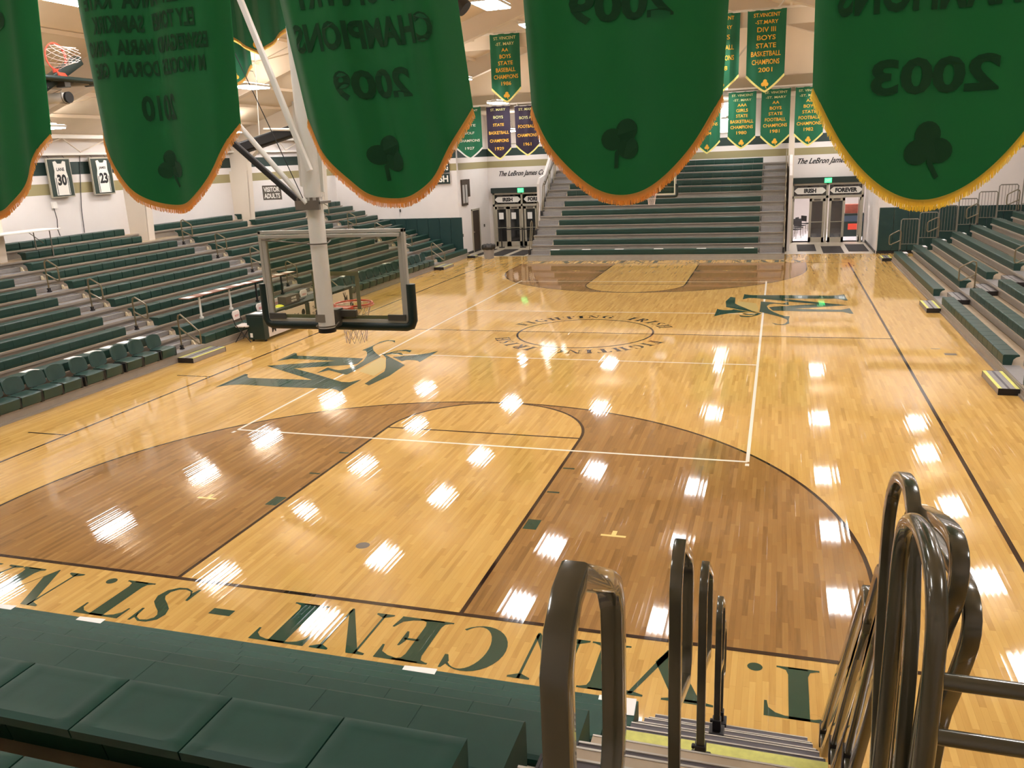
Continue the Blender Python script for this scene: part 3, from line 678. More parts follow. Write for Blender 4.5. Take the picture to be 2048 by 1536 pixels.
step_box(8.92, 9.27, 17.84, 19.12, .125, 'x', 'low yellow edged step at the foot of the middle right aisle')
step_box(8.92, 9.27, 28.95, 29.9, .125, 'x', 'low yellow edged step at the far end of the right stand')

# courtside chairs on the left front row
ch0 = chair_proto(); ch0.rotation_euler.z = PI/2; first = True
def chair_at(y, label):
    global first
    if first: ch0.location = (-9.62, y, .21); ch0['label'] = label; first = False
    else: dup(ch0, (-9.62, y, .21), PI/2, label)
ys1 = [9.42, 8.79, 8.22, 7.56, 6.98, 6.34, 5.81, 5.26, 4.74, 4.1, 3.5, 2.9, 2.3]
for k, y in enumerate(ys1): chair_at(y, 'green courtside chair, %s from the aisle in the near left block' % (ORD[k] if k else 'nearest'))
for k in range(15):
    chair_at(18.5+.572*k, 'green courtside chair, %s along the block beyond the scorer table' % (ORD[k] if k else 'nearest'))

# ------------------------------------------------------------------ HANDRAILS
def rail_proto(name, lf, drop, gap, h, m, label, group, r=.021, square=False, rx=.02, ry=.02):
    t = thing(name, label, 'handrail', group=group)
    path = [(0, 0, .05), (0, 0, h-.10), (0, -.02, h-.03), (0, -.09, h), (0, -lf+.07, h-drop+.03), (0, -lf+.01, h-drop-.02), (0, -lf, h-drop-.10), (0, -lf, h-drop-gap+.06), (0, -lf+.02, h-drop-gap+.005), (0, -lf+.07, h-drop-gap), (0, 0, h-gap)]
    mb = MB(); mb.tube(path, rx if square else r, ry if square else r, 8, ref=(1, 0, 0), square=square); mb.build('rail_loop', m, t, smooth=True)
    MB().box(-.045, .045, -.04, .04, .0, .03).box(-.03, .03, -.03, .03, .03, .11).box(-.05, -.03, -.03, .03, .08, .10).build('base_shoe', m_side, t)
    return t
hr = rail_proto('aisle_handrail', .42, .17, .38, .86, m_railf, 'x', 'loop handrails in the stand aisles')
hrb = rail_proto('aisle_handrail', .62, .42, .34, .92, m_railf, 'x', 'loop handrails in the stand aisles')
used = {id(hr): 0, id(hrb): 0}
def put_rail(p, loc, rz, label):
    if not used[id(p)]: used[id(p)] = 1; p.location = loc; p.rotation_euler.z = rz; p['label'] = label
    else: dup(p, loc, rz, label)
for ai, (yy, nm) in enumerate(((10.26, 'nearest left aisle'), (17.6, 'middle left aisle'), (27.25, 'farthest left aisle'))):
    for k, i in enumerate((0, 2, 4, 6, 8)):
        if ai == 0 and i == 8: continue
        put_rail(hrb if k == 0 else hr, (-9.6-DL*i-.20, yy, .22+RL*i), PI/2, 'bronze loop handrail, %s one up the %s' % (['lowest', 'second', 'third', 'fourth', 'fifth'][k], nm))
for ai, (yy, nm) in enumerate(((10.35, 'nearer right aisle'), (18.8, 'middle right aisle'))):
    for k, i in enumerate((1, 3, 5, 7)):
        put_rail(hr, (9.32+DL*i+.25, yy, .20+RL*i), -PI/2, 'bronze loop handrail, %s one up the %s' % (['lowest', 'second', 'third', 'fourth'][k], nm))
for k, i in enumerate((0, 2, 4, 6)):
    put_rail(hr, (9.6+DL*i, 29.35, .31+RL*i), -PI/2, 'bronze loop handrail, %s one up the far end of the right stand' % ['lowest', 'second', 'third', 'fourth'][k])
# far stand side rails
for s, x, nm in ((0, -6.06, 'left'), (1, 5.15, 'right')):
    for k in range(5):
        y = 29.95+1.176*k; z = .245+.22+.80*k-(.2 if k > 2 else 0)-(.3 if k > 3 else 0)
        t = thing('side_rail', 'brown hairpin side rail, %s up the %s edge of the far stand' % (['lowest', 'second', 'third', 'fourth', 'fifth'][k], nm), 'handrail', (x, y, z*0+max(0, z-.22)), 0, 'side rails of the far stand')
        b0 = .22
        mb = MB(); mb.tube([(0, .05, b0), (0, .45, 1.45), (0, .56, 1.52), (0, .66, 1.46), (0, .70, 1.35), (0, .36, b0+.1)], .022, n=8, ref=(1, 0, 0)); mb.build('rail_loop', m_railf, t, smooth=True)
        MB().box(-.04, .04, -.02, .42, 0, b0+.02).build('base_shoe', m_side, t)
# guard rails at the far end of the right stand
for k in range(6):
    xa = 9.58+DL*k; zb = .31+RL*k; hgt = 1.10
    t = thing('guard_rail', 'grey barred guard rail panel, %s up the far end of the right stand' % ['lowest', 'second', 'third', 'fourth', 'fifth', 'highest'][k], 'railing', (xa, 29.42, zb), 0, 'guard rails of the right stand')
    mb = MB(); mb.tube([(0, 0, 0), (0, 0, hgt+.15), (.05, 0, hgt+.2), (.59, 0, hgt+.2), (.64, 0, hgt+.15), (.64, 0, RL)], .02, n=8, ref=(0, 1, 0)); mb.tube([(0, 0, .32), (.64, 0, .32)], .013, n=6); mb.build('rail_frame', m_gate, t, smooth=True)
    for q in range(5): MB().tube([(.11+.105*q, 0, .32), (.11+.105*q, 0, hgt+.2)], .008, n=6).build('bar', m_gate, t)
for k in range(3):
    x0 = 14.2+.9*k
    t = thing('guard_rail', 'tall grey barred railing by the right wall, %s from the court' % ['first', 'second', 'third'][k], 'railing', (x0, 29.62, 2.0), 0, 'tall railings by the right wall')
    mb = MB(); mb.tube([(-.42, 0, -2), (-.42, 0, 1.5+.2*k), (-.36, 0, 1.57+.2*k), (.36, 0, 1.57+.2*k), (.42, 0, 1.5+.2*k), (.42, 0, -2)], .02, n=8, ref=(0, 1, 0)); mb.tube([(-.42, 0, .1), (.42, 0, .1)], .013, n=6); mb.build('rail_frame', m_gate, t, smooth=True)
    for q in range(6): MB().tube([(-.30+.12*q, 0, .1), (-.30+.12*q, 0, 1.57+.2*k)], .008, n=6).build('bar', m_gate, t)

# near aisle loop rails (world coordinates in the YZ plane; court is towards +y)
def near_rail(x, y, z, h, lf, drop, gap, label, rx=.021, ry=.020):
    t = thing('aisle_handrail', label, 'handrail', (x, y, z), PI, 'bronze loop rails up the near aisle')
    path = [(0, 0, .08), (0, 0, h-.16)]+[(0, -.13+.13*math.cos(R(a)), h-.13+.13*math.sin(R(a))-.03) for a in (0, 25, 50, 75)]
    path = [(0, 0, .08), (0, 0, h-.16), (0, .0, h-.10), (0, .025, h-.045), (0, .07, h-.01), (0, .12, h)]
    e = lf
    path += [(0, e-.09, h-drop+.04), (0, e-.035, h-drop), (0, e-.005, h-drop-.06), (0, e, h-drop-.13), (0, e, h-drop-gap+.12), (0, e-.02, h-drop-gap+.05), (0, e-.07, h-drop-gap), (0, .02, h-drop-gap+.03+drop*.55)]
    path = [(a, -b, c) for a, b, c in path]
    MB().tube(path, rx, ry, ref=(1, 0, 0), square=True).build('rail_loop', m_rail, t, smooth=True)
    MB().box(-.05, .05, -.055, .055, 0, .035).box(-.028, .028, -.032, .032, .035, .12).box(.028, .045, -.014, .014, .085, .105).build('base_shoe', m_side, t, bevel=.006)
near_rail(4.585, -1.42, .205, .84, .34, .15, .42, 'bronze loop rail at the foot of the near aisle, farthest from the camera')
near_rail(4.612, -2.42, .87, .94, .38, .17, .42, 'bronze loop rail, second up the near aisle', )
near_rail(4.60, -3.66, 1.63, 1.06, .42, .18, .46, 'bronze loop rail with black shoe on the yellow tread of the near aisle')
near_rail(4.60, -4.86, 2.36, 1.02, .42, .18, .50, 'bronze loop rail between the biggest loop and the yellow tread shoe')
near_rail(4.59, -6.34, 3.15, .89, .44, .17, .46, 'biggest bronze loop rail in the foreground of the near aisle', .023, .022)

def hairpin(label, x, pa, pb, wdt, rnd=.09, rt=.02, sq=True):
    """narrow closed guard loop from its foot pa to its rounded top pb, both (y, z)"""
    a = Vector((x, *pa)); b = Vector((x, *pb)); d = (b-a).normalized(); n = Vector((0, -d.z, d.y)); n = n if n.y < 0 else -n
    t = thing('side_guard', label, 'handrail', a, 0, 'bronze side guards of the near stand')
    pts = [Vector((0, 0, 0))]; ln = (b-a).length
    pts.append(d*(ln-wdt*.5))
    for k in (30, 60, 90, 120, 150): pts.append(d*(ln-wdt*.5+wdt*.5*math.sin(R(k)))+n*(wdt*.5-wdt*.5*math.cos(R(k))))
    pts.append(d*(ln-wdt*.5)+n*wdt); pts.append(n*wdt+d*.05); pts.append(n*(wdt*.4)-d*.03)
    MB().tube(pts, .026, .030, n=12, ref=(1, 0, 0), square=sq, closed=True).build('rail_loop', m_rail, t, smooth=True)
    MB().box(-.03, .03, -.04, .04, -.16, .02).build('base_shoe', m_side, t)
hairpin('lowest bronze side guard loop beside the front of the near aisle', 5.38, (-1.25, .18), (-3.25, 2.52), .20)
hairpin('second bronze side guard loop beside the near aisle', 5.38, (-2.12, .72), (-3.72, 2.88), .20)
hairpin('third bronze side guard loop beside the near aisle', 5.38, (-2.95, 1.30), (-4.12, 3.22), .20)
def smooth2(pts, n=3):
    out = []
    for i in range(len(pts)-1):
        p0, p1, p2, p3 = pts[max(i-1, 0)], pts[i], pts[i+1], pts[min(i+2, len(pts)-1)]
        for k in range(n):
            t = k/n; out.append(tuple(.5*((2*b)+(-a+c)*t+(2*a-5*b+4*c-d)*t*t+(-a+3*b-3*c+d)*t**3) for a, b, c, d in zip(p0, p1, p2, p3)))
    return out+[pts[-1]]
def side_loop(label, x, pts, sq=True, z0=0):
    pts = smooth2(pts)
    b = Vector((x, pts[0][0], pts[0][1])); t = thing('side_guard', label, 'handrail', b, 0, 'bronze side guards of the near stand')
    MB().tube([Vector((x, p[0], p[1]))-b for p in pts], .021, .020, n=14, ref=(1, 0, 0), square=sq).build('rail_loop', m_rail, t, smooth=True)
    return t
side_loop('tallest bronze side guard loop at the right of the near aisle', 5.30, [(-4.55, 2.05), (-4.51, 2.44), (-4.38, 2.85), (-4.33, 3.26), (-4.36, 3.44), (-4.46, 3.56), (-4.60, 3.62), (-4.74, 3.63), (-4.84, 3.57), (-4.88, 3.46), (-4.97, 3.15), (-4.97, 2.3)])
side_loop('broad rounded bronze hoop behind the round guard post', 5.33, [(-4.45, 2.1), (-4.50, 3.0), (-4.56, 3.40), (-4.64, 3.52), (-4.76, 3.58), (-5.04, 3.67), (-5.22, 3.71), (-5.30, 3.68), (-5.29, 3.58), (-5.18, 3.40), (-5.10, 3.20), (-4.98, 2.6)])
side_loop('angular bronze hoop rightmost behind the guard bars', 5.38, [(-4.25, 2.0), (-4.35, 3.1), (-4.42, 3.36), (-4.52, 3.44), (-4.66, 3.46), (-4.95, 3.52), (-5.15, 3.55), (-5.25, 3.53), (-5.26, 3.44), (-5.14, 3.22), (-5.04, 3.03), (-4.95, 2.6)])
t = thing('guard_post', 'round bronze guard post with two level bars running to the right', 'railing', (5.235, -5.62, 2.9))
MB().tube([(-.015, a+5.62, b-2.9) for a, b in smooth2([(-5.0, 2.3), (-5.12, 2.92), (-5.15, 3.33), (-5.15, 3.58), (-5.19, 3.70), (-5.28, 3.77), (-5.42, 3.81), (-5.54, 3.81), (-5.62, 3.78), (-5.67, 3.70), (-5.68, 3.58), (-5.68, 3.45), (-5.67, 3.3), (-5.66, 2.9), (-5.66, 2.2)])], .022, n=16, ref=(1, 0, 0)).build('post', m_rail, t, smooth=True)
MB().tube([(.015, 0, .652), (1.9, 0, .640)], .0185, n=14).build('guard_bar', m_rail, t, smooth=True)
MB().tube([(.015, 0, .512), (1.9, 0, .500)], .0185, n=14).build('guard_bar', m_rail, t, smooth=True)
MB().tube([(1.9, 0, .66), (1.9, 0, -2.9)], .022, n=14).build('post', m_rail, t, smooth=True)

# ------------------------------------------------------------------ BASKETBALL GOALS
def net_mesh(mb, cx, cy, z0, r0, r1, h, n=12, rows=5):
    ring = []
    for j in range(rows+1):
        t_ = j/rows; rad = r0+(r1-r0)*(t_**.55); ring.append([(cx+rad*math.cos(2*PI*(i+.5*(j % 2))/n), cy+rad*math.sin(2*PI*(i+.5*(j % 2))/n), z0-h*t_) for i in range(n)])
    for j in range(rows):
        for i in range(n):
            a = ring[j][i]; b = ring[j+1][i]; c = ring[j+1][(i-1) % n] if j % 2 == 0 else ring[j+1][(i+1) % n]
            mb.tube([a, b], .0038, n=4, caps=False); mb.tube([a, c], .0038, n=4, caps=False)
def goal(label, braces=True, mast_top=7.75):
    """root at the foot of the mast; board faces local +y; heights relative to 2.85 m"""
    t = thing('basketball_goal', label, 'basketball hoop', (0.03, .88, 2.85))
    B = 1.22-.88; ox = -.03
    MB().box(ox-.90, ox+.90, B-.012, B, .07, 1.10).build('backboard_glass', m_glass, t)
    mb = MB()
    for s in (-1, 1): mb.box(ox+s*.915-.02, ox+s*.915+.02, B-.05, B+.004, .05, 1.12); mb.box(ox+s*.87-.025, ox+s*.87+.025, B-.045, B-.014, .10, 1.06)
    mb.box(ox-.935, ox+.935, B-.05, B+.004, 1.08, 1.12); mb.box(ox-.935, ox+.935, B-.05, B+.004, .05, .09)
    mb.box(ox-.89, ox+.89, B-.10, B-.05, 1.035, 1.075)
    mb.build('board_frame', m_alum, t, bevel=.004)
    mb = MB()
    for s in (-1, 1): mb.box(ox+s*.865-.02, ox+s*.865+.02, B+.0005, B+.003, .10, 1.07)
    mb.box(ox-.885, ox+.885, B+.0005, B+.003, 1.03, 1.07); mb.box(ox-.885, ox+.885, B+.0005, B+.003, .08, .13)
    for s in (-1, 1): mb.box(ox+s*.28-.025, ox+s*.28+.025, B+.0005, B+.003, .20, .64)
    mb.box(ox-.305, ox+.305, B+.0005, B+.003, .59, .64)
    mb.build('white_marking', m_glassline, t)
    mb = MB(); mb.tube([(ox-.955, B-.02, .50), (ox-.955, B-.02, .08), (ox-.93, B-.02, .03), (ox-.88, B-.02, .012), (ox+.88, B-.02, .012), (ox+.93, B-.02, .03), (ox+.955, B-.02, .08), (ox+.955, B-.02, .50)], .050, .055, ref=(0, 1, 0), n=12)
    mb.build('bottom_padding', m_hpad, t, smooth=True)
    mb = MB()
    for s in (-1, 1): mb.box(ox+s*.78-.11, ox+s*.78+.11, B-.075, B-.05, .085, .155)
    mb.box(ox-.26, ox+.26, B-.07, B-.014, .12, .20); mb.box(ox-.07, ox+.07, B-.16, B-.01, .02, .22)
    mb.build('mount_bracket', mat('bracket_steel', (92, 88, 80), .4, .5), t, bevel=.004)
    mb = MB(); mb.box(ox-.02, ox+.02, .08, B-.06, 1.0, 1.04); mb.box(ox-.05, ox+.05, .09, .13, .98, 1.06); mb.tube([(-.115, -.02, 1.0)]+[(.115*math.cos(R(a)), .115*math.sin(R(a)), 1.0) for a in range(200, 345, 15)]+[(.115, 0, 1.0), (.10, .09, 1.02)], .008, n=6)
    mb.tube([(.115*math.cos(R(a)), .115*math.sin(R(a)), .075) for a in range(180, 365, 15)]+[(.09, .12, .09)], .008, n=6); mb.tube([(-.89, B-.09, 1.02), (-.115, -.02, 1.0)], .006, n=6)
    mb.build('clamp', m_gal, t, smooth=True)
    MB().cyl((0, 0, .0), .100, .05, 28).build('mast_cap', m_black, t, smooth=True)
    MB().cyl((0, 0, .05), .093, 1.5, 28).build('mast', m_white, t, smooth=True)
    MB().tube([(-.02, -.0935, .125), (-.02, -.0935, .215)], .062, .003, n=4, ref=(1, 0, 0)).build('data_plate', mat('data_plate_grey', (132, 122, 108), .5), t)
    mb = MB(); mb.tube([(ox+.2285*math.cos(2*PI*i/40), B+.15+.2285+.2285*math.sin(2*PI*i/40), .20) for i in range(40)], .011, n=8, closed=True)
    mb.tube([(ox+.24*math.cos(2*PI*i/40), B+.15+.2285+.24*math.sin(2*PI*i/40), .178) for i in range(40)], .004, .014, n=6, closed=True)
    mb.box(ox-.11, ox+.11, B+.01, B+.17, .165, .205); mb.prism([(B+.004, .20), (B+.004, .06), (B+.03, .06), (B+.15, .165), (B+.15, .20)], ox-.085, ox+.085, 'x')
    mb.build('rim', m_orange, t, smooth=True)
    mb = MB(); net_mesh(mb, ox, B+.15+.2285, .185, .225, .125, .46); mb.build('net', m_net, t)
    if braces:
        mb = MB(); mb.cyl((0, 0, 1.5), .105, mast_top-1.5, 28); mb.prism([(-.145, 1.62), (.135, 1.55), (.15, 1.9), (.12, 2.5), (-.14, 2.5)], -.012, .012, 'y'); mb.build('upper_mast', m_white, t, smooth=True)
        mb = MB(); mb.box(-.16, .14, -.12, .12, 1.43, 1.455)
        for x in (-.13, -.05, .03, .11): mb.cyl((x, -.11, 1.40), .018, .10, 8)
        mb.box(-.16, .13, -.135, -.10, 1.37, 1.47); mb.build('hinge_plate', m_gal, t)
        # braces, in the plane of the board, rising to the roof on the left
        MB().tube([(-.02, -.12, 1.44), (-5.0, -.12, 1.44+4.98*1.16)], .028, n=14).build('brace', m_white, t, smooth=True)
        MB().tube([(.07, -.14, 1.78), (-2.02, -.14, 1.78+2.09*2.87)], .028, .028, n=14, square=True, ref=(0, 1, 0)).build('brace', m_white, t, smooth=True)
        o = MB().tube([(-.10, -.02, 1.40), (-1.62, -.02, 1.40+1.52*.87)], .030, n=8, square=True, ref=(0, 1, 0)).build('brace', m_black, t, smooth=True); o['label'] = 'black fold-up brace'
        MB().tube([(-.02, -.19, 1.5), (-1.6, -.19, 1.5+1.62*2.35), (-1.9, -.19, 6.5)], .005, n=5).build('cable', m_black, t)
    return t
g1 = goal('near basketball goal seen from behind, glass board on a white hanging mast')
g2 = dup(g1, (-.03, L-.88, 2.85), PI, 'far basketball goal hanging before the far stand, mostly hidden by a green banner')
g3 = goal('folded-up side basketball goal with orange rim high at the upper left', braces=False)
g3.matrix_world = Matrix(((0, 0, -1, -7.75), (-1, 0, 0, 5.80), (0, 1, 0, 6.10), (0, 0, 0, 1)))
MB().cyl((0, 0, 1.5), .093, 1.6, 28).build('upper_mast', m_white, g3, smooth=True)
mb = MB(); mb.tube([(-.9, .25, .45), (1.0, -.55, .6)], .07, .06, square=True, n=8); o = mb.build('brace', m_bg, g3, smooth=True)
# move the brace to its measured place: from (90,255) to (185,185) in the photo at x = -8
def rayX(px, py, x):
    d = f+rr*((px-1024)/1667.4)-uu*((py-768)/1667.4); k = (x-CAMLOC.x)/d.x; return CAMLOC+d*k
def w2g3(p): return g3.matrix_world.inverted() @ Vector(p)
me = MB().tube([w2g3((-8.05, 4.93, 5.97)), w2g3((-7.95, 6.35, 6.80))], .11, .09, square=True, n=8).mesh('brace', m_bg, True); o.data = me
MB().tube([w2g3((-8.3, 5.8, 6.28)), w2g3((-8.6, 5.8, 8.5))], .05, n=10).build('hanger', m_white, g3, smooth=True)

# ------------------------------------------------------------------ LIGHTS
def lamp_proto():
    t = thing('high_bay_light', 'x', 'ceiling light', group='high-bay lights over the gym')
    MB().box(-.34, .34, -.62, .62, .03, .10).box(-.12, .12, -.5, .5, .10, .16).build('housing', m_lampbox, t, bevel=.01); MB().box(-.33, -.14, -.55, .55, .101, .105).box(.14, .33, -.55, .55, .101, .105).build('uplight', m_lampup, t)
    mb = MB(); mb.box(-.31, -.02, -.59, .59, .0, .029); mb.build('lens', m_lamp, t); MB().box(.02, .31, -.59, .59, .0, .029).build('lens', m_lamp, t)
    mb = MB()
    for y in (-.45, .45): mb.tube([(0, y, .16), (0, y*.6, .50)], .006, n=5)
    mb.tube([(0, -.27, .50), (0, .27, .50)], .01, n=5); mb.tube([(0, 0, .50), (0, 0, .95)], .008, n=5); mb.build('hanger', m_black, t)
    return t
lp = lamp_proto(); firstl = [True]
LC = [(-14.8, 6.0, [2.5, 7.6, 11.9, 16.5, 20.5, 26.0]), (-10.65, 7.05, [1.5, 6.4, 11.4, 16.0, 20.8, 26.1]), (-6.9, 7.6, [.5, 5.6, 10.7, 14.7, 19.8, 24.2]), (-2.1, 8.3, [-1.5, 3.6, 8.7, 13.9, 17.9, 25.2]),
      (2.1, 8.3, [-1.0, 4.0, 9.0, 14.0, 19.0, 24.2]), (7.0, 7.6, [-.6, 5.0, 10.0, 15.0, 19.6, 24.6]), (10.75, 7.05, [1.5, 6.6, 11.8, 16.0, 21.1, 26.3]), (14.8, 6.0, [4.0, 9.0, 14.0, 19.0, 24.0]), ('r', 7.0, [-16.4, -11.8, -7.28, -2.82, 2.35, 7.0, 10.9]), ('n', 7.4, [-10.65, -5.5, 1.2, 8.6]), ('e', 5.9, [-8.1, -3.2, 2.55, 6.95])]
nmL = ['leftmost', 'second', 'third', 'fourth', 'fifth', 'sixth', 'seventh', 'rightmost']
for ci, (x, h, ys) in enumerate(LC):
    for k, y in enumerate(ys):
        if x == 'n': px, py, ph = y, -6.2, h-(.6 if abs(y) > 8 else 0); lab = 'rectangular light behind the camera over the near stand, %s from the left' % ['first', 'second', 'third', 'fourth'][k]
        elif x == 'e': px, py, ph = y, 34.3, h; lab = 'rectangular light over the far stand and entrances, %s from the left' % ['first', 'second', 'third', 'fourth'][k]
        elif x == 'r': px, py, ph = y, 30.0, h-(1.5 if abs(y) > 16 else .6 if abs(y) > 11 else 0); lab = 'rectangular ceiling light, %s across the row beside the far wall' % nmL[k]
        else: px, py, ph = x, y, h; lab = 'rectangular ceiling light, %s from the camera in the %s line' % (['nearest', 'second', 'third', 'fourth', 'fifth', 'farthest'][k], nmL[ci])
        if firstl[0]: lp.location = (px, py, ph); lp['label'] = lab; firstl[0] = False; q = lp
        else: q = dup(lp, (px, py, ph), 0, lab)

# ------------------------------------------------------------------ BANNERS
def shamrock(mb, o, right, up, s, m=None, fn=None, stem=1, rot=0):
    o = Vector(o); r1 = Vector(right)*s; u1 = Vector(up)*s; r_ = r1*math.cos(R(rot))+u1*math.sin(R(rot)); u_ = -r1*math.sin(R(rot))+u1*math.cos(R(rot))
    def ell(cx, cy, rx, ry, rot):
        pts = []
        for i in range(18):
            a = 2*PI*i/18; x = rx*math.cos(a); y = ry*math.sin(a); q = o+r_*(cx+x*math.cos(rot)-y*math.sin(rot))+u_*(cy+x*math.sin(rot)+y*math.cos(rot)); pts.append(fn(q) if fn else q)
        mb.add(pts, [tuple(range(18))], m)
    for a in (85, 205, 330): ell(.25*math.cos(R(a)), .25*math.sin(R(a)), .30, .28, R(a))
    st = [(-.06, 0), (.06, 0), (.12*stem, -.38), (.28*stem, -.68), (.20*stem, -.74), (.0*stem, -.38)]
    mb.add([(fn(o+r_*x+u_*y) if fn else o+r_*x+u_*y) for x, y in st], [tuple(range(6))], m)
def far_banner(x0, x1, zt, ztip, y, cloth_m, lm, border, lines, label, sh=True, top_m=None, sh_m=None, wav=.02, grp='championship banners over the far stand'):
    t = thing('championship_banner', label, 'banner', ((x0+x1)/2, y, ztip), 0, grp); c = (x0+x1)/2; wd = x1-x0; H = zt-ztip; cz = H*.20
    ph = random.random()*6
    fn = lambda q: Vector((q[0], q[1]+wav*math.sin(q[0]*14+ph)+wav*.5*math.sin(q[0]*5+q[2]*2+ph), q[2]))
    def low(a):  # height of the lower edge at a in -1..1
        return cz*(abs(a)**1.25)
    n = 20; vs = []
    for k in (0, 1):
        for i in range(n+1):
            a = 2*i/n-1
            for j in range(7):
                z = low(a)+(H-low(a))*j/6; vs.append(fn((a*wd/2, .004*(k*2-1), z)))
    st = (n+1)*7; fs = []
    for i in range(n):
        for j in range(6):
            q = i*7+j; fs += [(q, q+7, q+8, q+1), (st+q+1, st+q+8, st+q+7, st+q)]
    MB().add(vs, fs).build('cloth', cloth_m, t, smooth=True)
    mb = MB(); bw_ = .045; vs = []
    for i in range(n+1):
        a = 2*i/n-1; z = low(a)
        vs += [fn((a*(wd/2+.012), -.008, z-.03)), fn((a*(wd/2-.012), -.008, z+bw_))]
    mb.add(vs, [(2*i, 2*i+2, 2*i+3, 2*i+1) for i in range(n)]); mb.build('border', border, t)
    hk = max(.03, 7.04-zt) if y > 31 else .06
    mb = MB()
    usable = H-cz-(.10)
    nl = len(lines); z = H-.10
    lines = [(a_, b_*.84, c_*.92) for a_, b_, c_ in lines]; lh = [l[1] for l in lines]; gapz = max(.015, (H-.12-sum(lh)-(cz*1.0 if sh else cz*.35))/nl)
    for (s, lhh, wf) in lines:
        z -= lhh
        m_ = top_m if (top_m and lines.index((s, lhh, wf)) < 2) else lm
        put_text(mb, s, (0, -.012, z), (1, 0, 0), (0, 0, 1), wd*wf, lhh, bold=.012, fn=fn, m=m_); z -= gapz
    mb.build('lettering', None, t)
    if sh:
        mb = MB(); shamrock(mb, (0, -.013, cz*.52), (1, 0, 0), (0, 0, 1), wd*.19, fn=fn); mb.build('shamrock', m_gold, t)
    MB().tube([(-wd/2-.03, 0, H), (wd/2+.03, 0, H)], .015, n=6).box(-wd*.4, -wd*.4+.02, -.005, .125, H, H+hk).box(wd*.4-.02, wd*.4, -.005, .125, H, H+hk).build('hanging_rod', m_white, t)
    return t
def fb(xc, wd, zt, zb, y, *a, **k): return far_banner(xc-wd/2, xc+wd/2, zt, zb, y, *a, **k)
YB = 31.33
fb(-9.2, 1.28, 7.0, 4.68, YB, m_cfar, m_whitef, mat('white_border', (222, 224, 214), .7), [('ST. VINCENT', .11, .8), ('BOYS', .13, .5), ('STATE', .13, .58), ('GOLF', .13, .46), ('CHAMPIONS', .14, .88), ('1927', .14, .4)], 'green pennant banner with white letters, GOLF CHAMPIONS 1927', sh=False)
fb(-7.72, 1.14, 6.97, 4.60, YB, m_cpurple, m_gold, m_bordery, [('ST. MARY', .13, .7), ('BOYS', .15, .46), ('STATE', .15, .52), ('BASKETBALL', .17, .94), ('CHAMPIONS', .17, .88), ('1929', .17, .42)], 'dark purple pennant banner, BASKETBALL CHAMPIONS 1929', sh=False, top_m=m_pale)
fb(-6.35, 1.13, 6.92, 4.72, YB, m_cpurple, m_gold, m_bordery, [('ST. MARY', .13, .7), ('BOYS AA', .15, .66), ('FOOTBALL', .17, .78), ('CHAMPIONS', .17, .88), ('1961', .17, .36)], 'dark purple pennant banner, FOOTBALL CHAMPIONS 1961', sh=False, top_m=m_pale)
fb(-5.02, 1.16, 6.95, 4.62, YB, m_cfar, m_gold, m_bordery, [('ST. VINCENT', .11, .8), ('AA BOYS', .13, .6), ('STATE', .13, .5), ('CHAMPIONS', .15, .88), ('1972', .15, .4)], 'green banner mostly behind the large hanging banner left of centre')
fb(3.24, 1.15, 6.92, 4.60, YB, m_cfar, m_gold, m_bordery, [('ST. VINCENT', .11, .82), ('-ST. MARY', .11, .70), ('AAA', .14, .36), ('GIRLS', .15, .46), ('STATE', .15, .46), ('BASKETBALL', .16, .90), ('CHAMPIONS', .16, .88), ('1980', .16, .40)], 'green banner with gold letters, GIRLS BASKETBALL CHAMPIONS 1980', top_m=m_pale)
fb(4.61, 1.17, 6.96, 4.58, YB, m_cfar, m_gold, m_bordery, [('ST. VINCENT', .11, .84), ('-ST. MARY', .11, .76), ('AA', .14, .26), ('BOYS', .15, .44), ('STATE', .15, .52), ('FOOTBALL', .16, .78), ('CHAMPIONS', .16, .90), ('1981', .16, .36)], 'green banner with gold letters, BOYS FOOTBALL CHAMPIONS 1981', top_m=m_pale)
fb(5.96, 1.15, 6.96, 4.60, YB, m_cfar, m_gold, m_bordery, [('ST. VINCENT', .11, .84), ('-ST. MARY', .11, .76), ('AA', .14, .26), ('BOYS', .15, .44), ('STATE', .15, .52), ('FOOTBALL', .16, .78), ('CHAMPIONS', .16, .90), ('1982', .16, .36)], 'green banner with gold letters, FOOTBALL CHAMPIONS 1982', top_m=m_pale)
fb(1.80, 1.10, 6.9, 4.46, YB-.02, m_cfar, m_gold, m_bordery, [('ST. VINCENT', .11, .84), ('AA BOYS', .13, .6), ('STATE', .15, .5), ('CHAMPIONS', .16, .86), ('1984', .16, .36)], 'bright green banner half hidden left of the 1980 banner', wav=.06)
fb(-5.35, 1.18, 9.22, 6.74, 25.25, m_cfar, m_gold, m_bordery, [('ST. VINCENT', .13, .82), ('-ST. MARY', .13, .70), ('AA', .15, .24), ('BOYS', .17, .42), ('STATE', .17, .56), ('BASEBALL', .18, .74), ('CHAMPIONS', .18, .90), ('1986', .17, .36)], 'green banner hung high, BOYS BASEBALL CHAMPIONS 1986', top_m=m_pale, grp='upper championship banners')
fb(4.25, 1.30, 9.22, 6.52, 25.25, m_cfar, m_gold, m_bordery, [('ST.VINCENT', .15, .74), ('-ST.MARY', .15, .64), ('DIV III', .19, .52), ('BOYS', .19, .52), ('STATE', .19, .56), ('BASKETBALL', .20, .84), ('CHAMPIONS', .20, .78), ('2001', .18, .40)], 'green banner hung high, DIV III BASKETBALL CHAMPIONS 2001', top_m=m_gold, grp='upper championship banners')
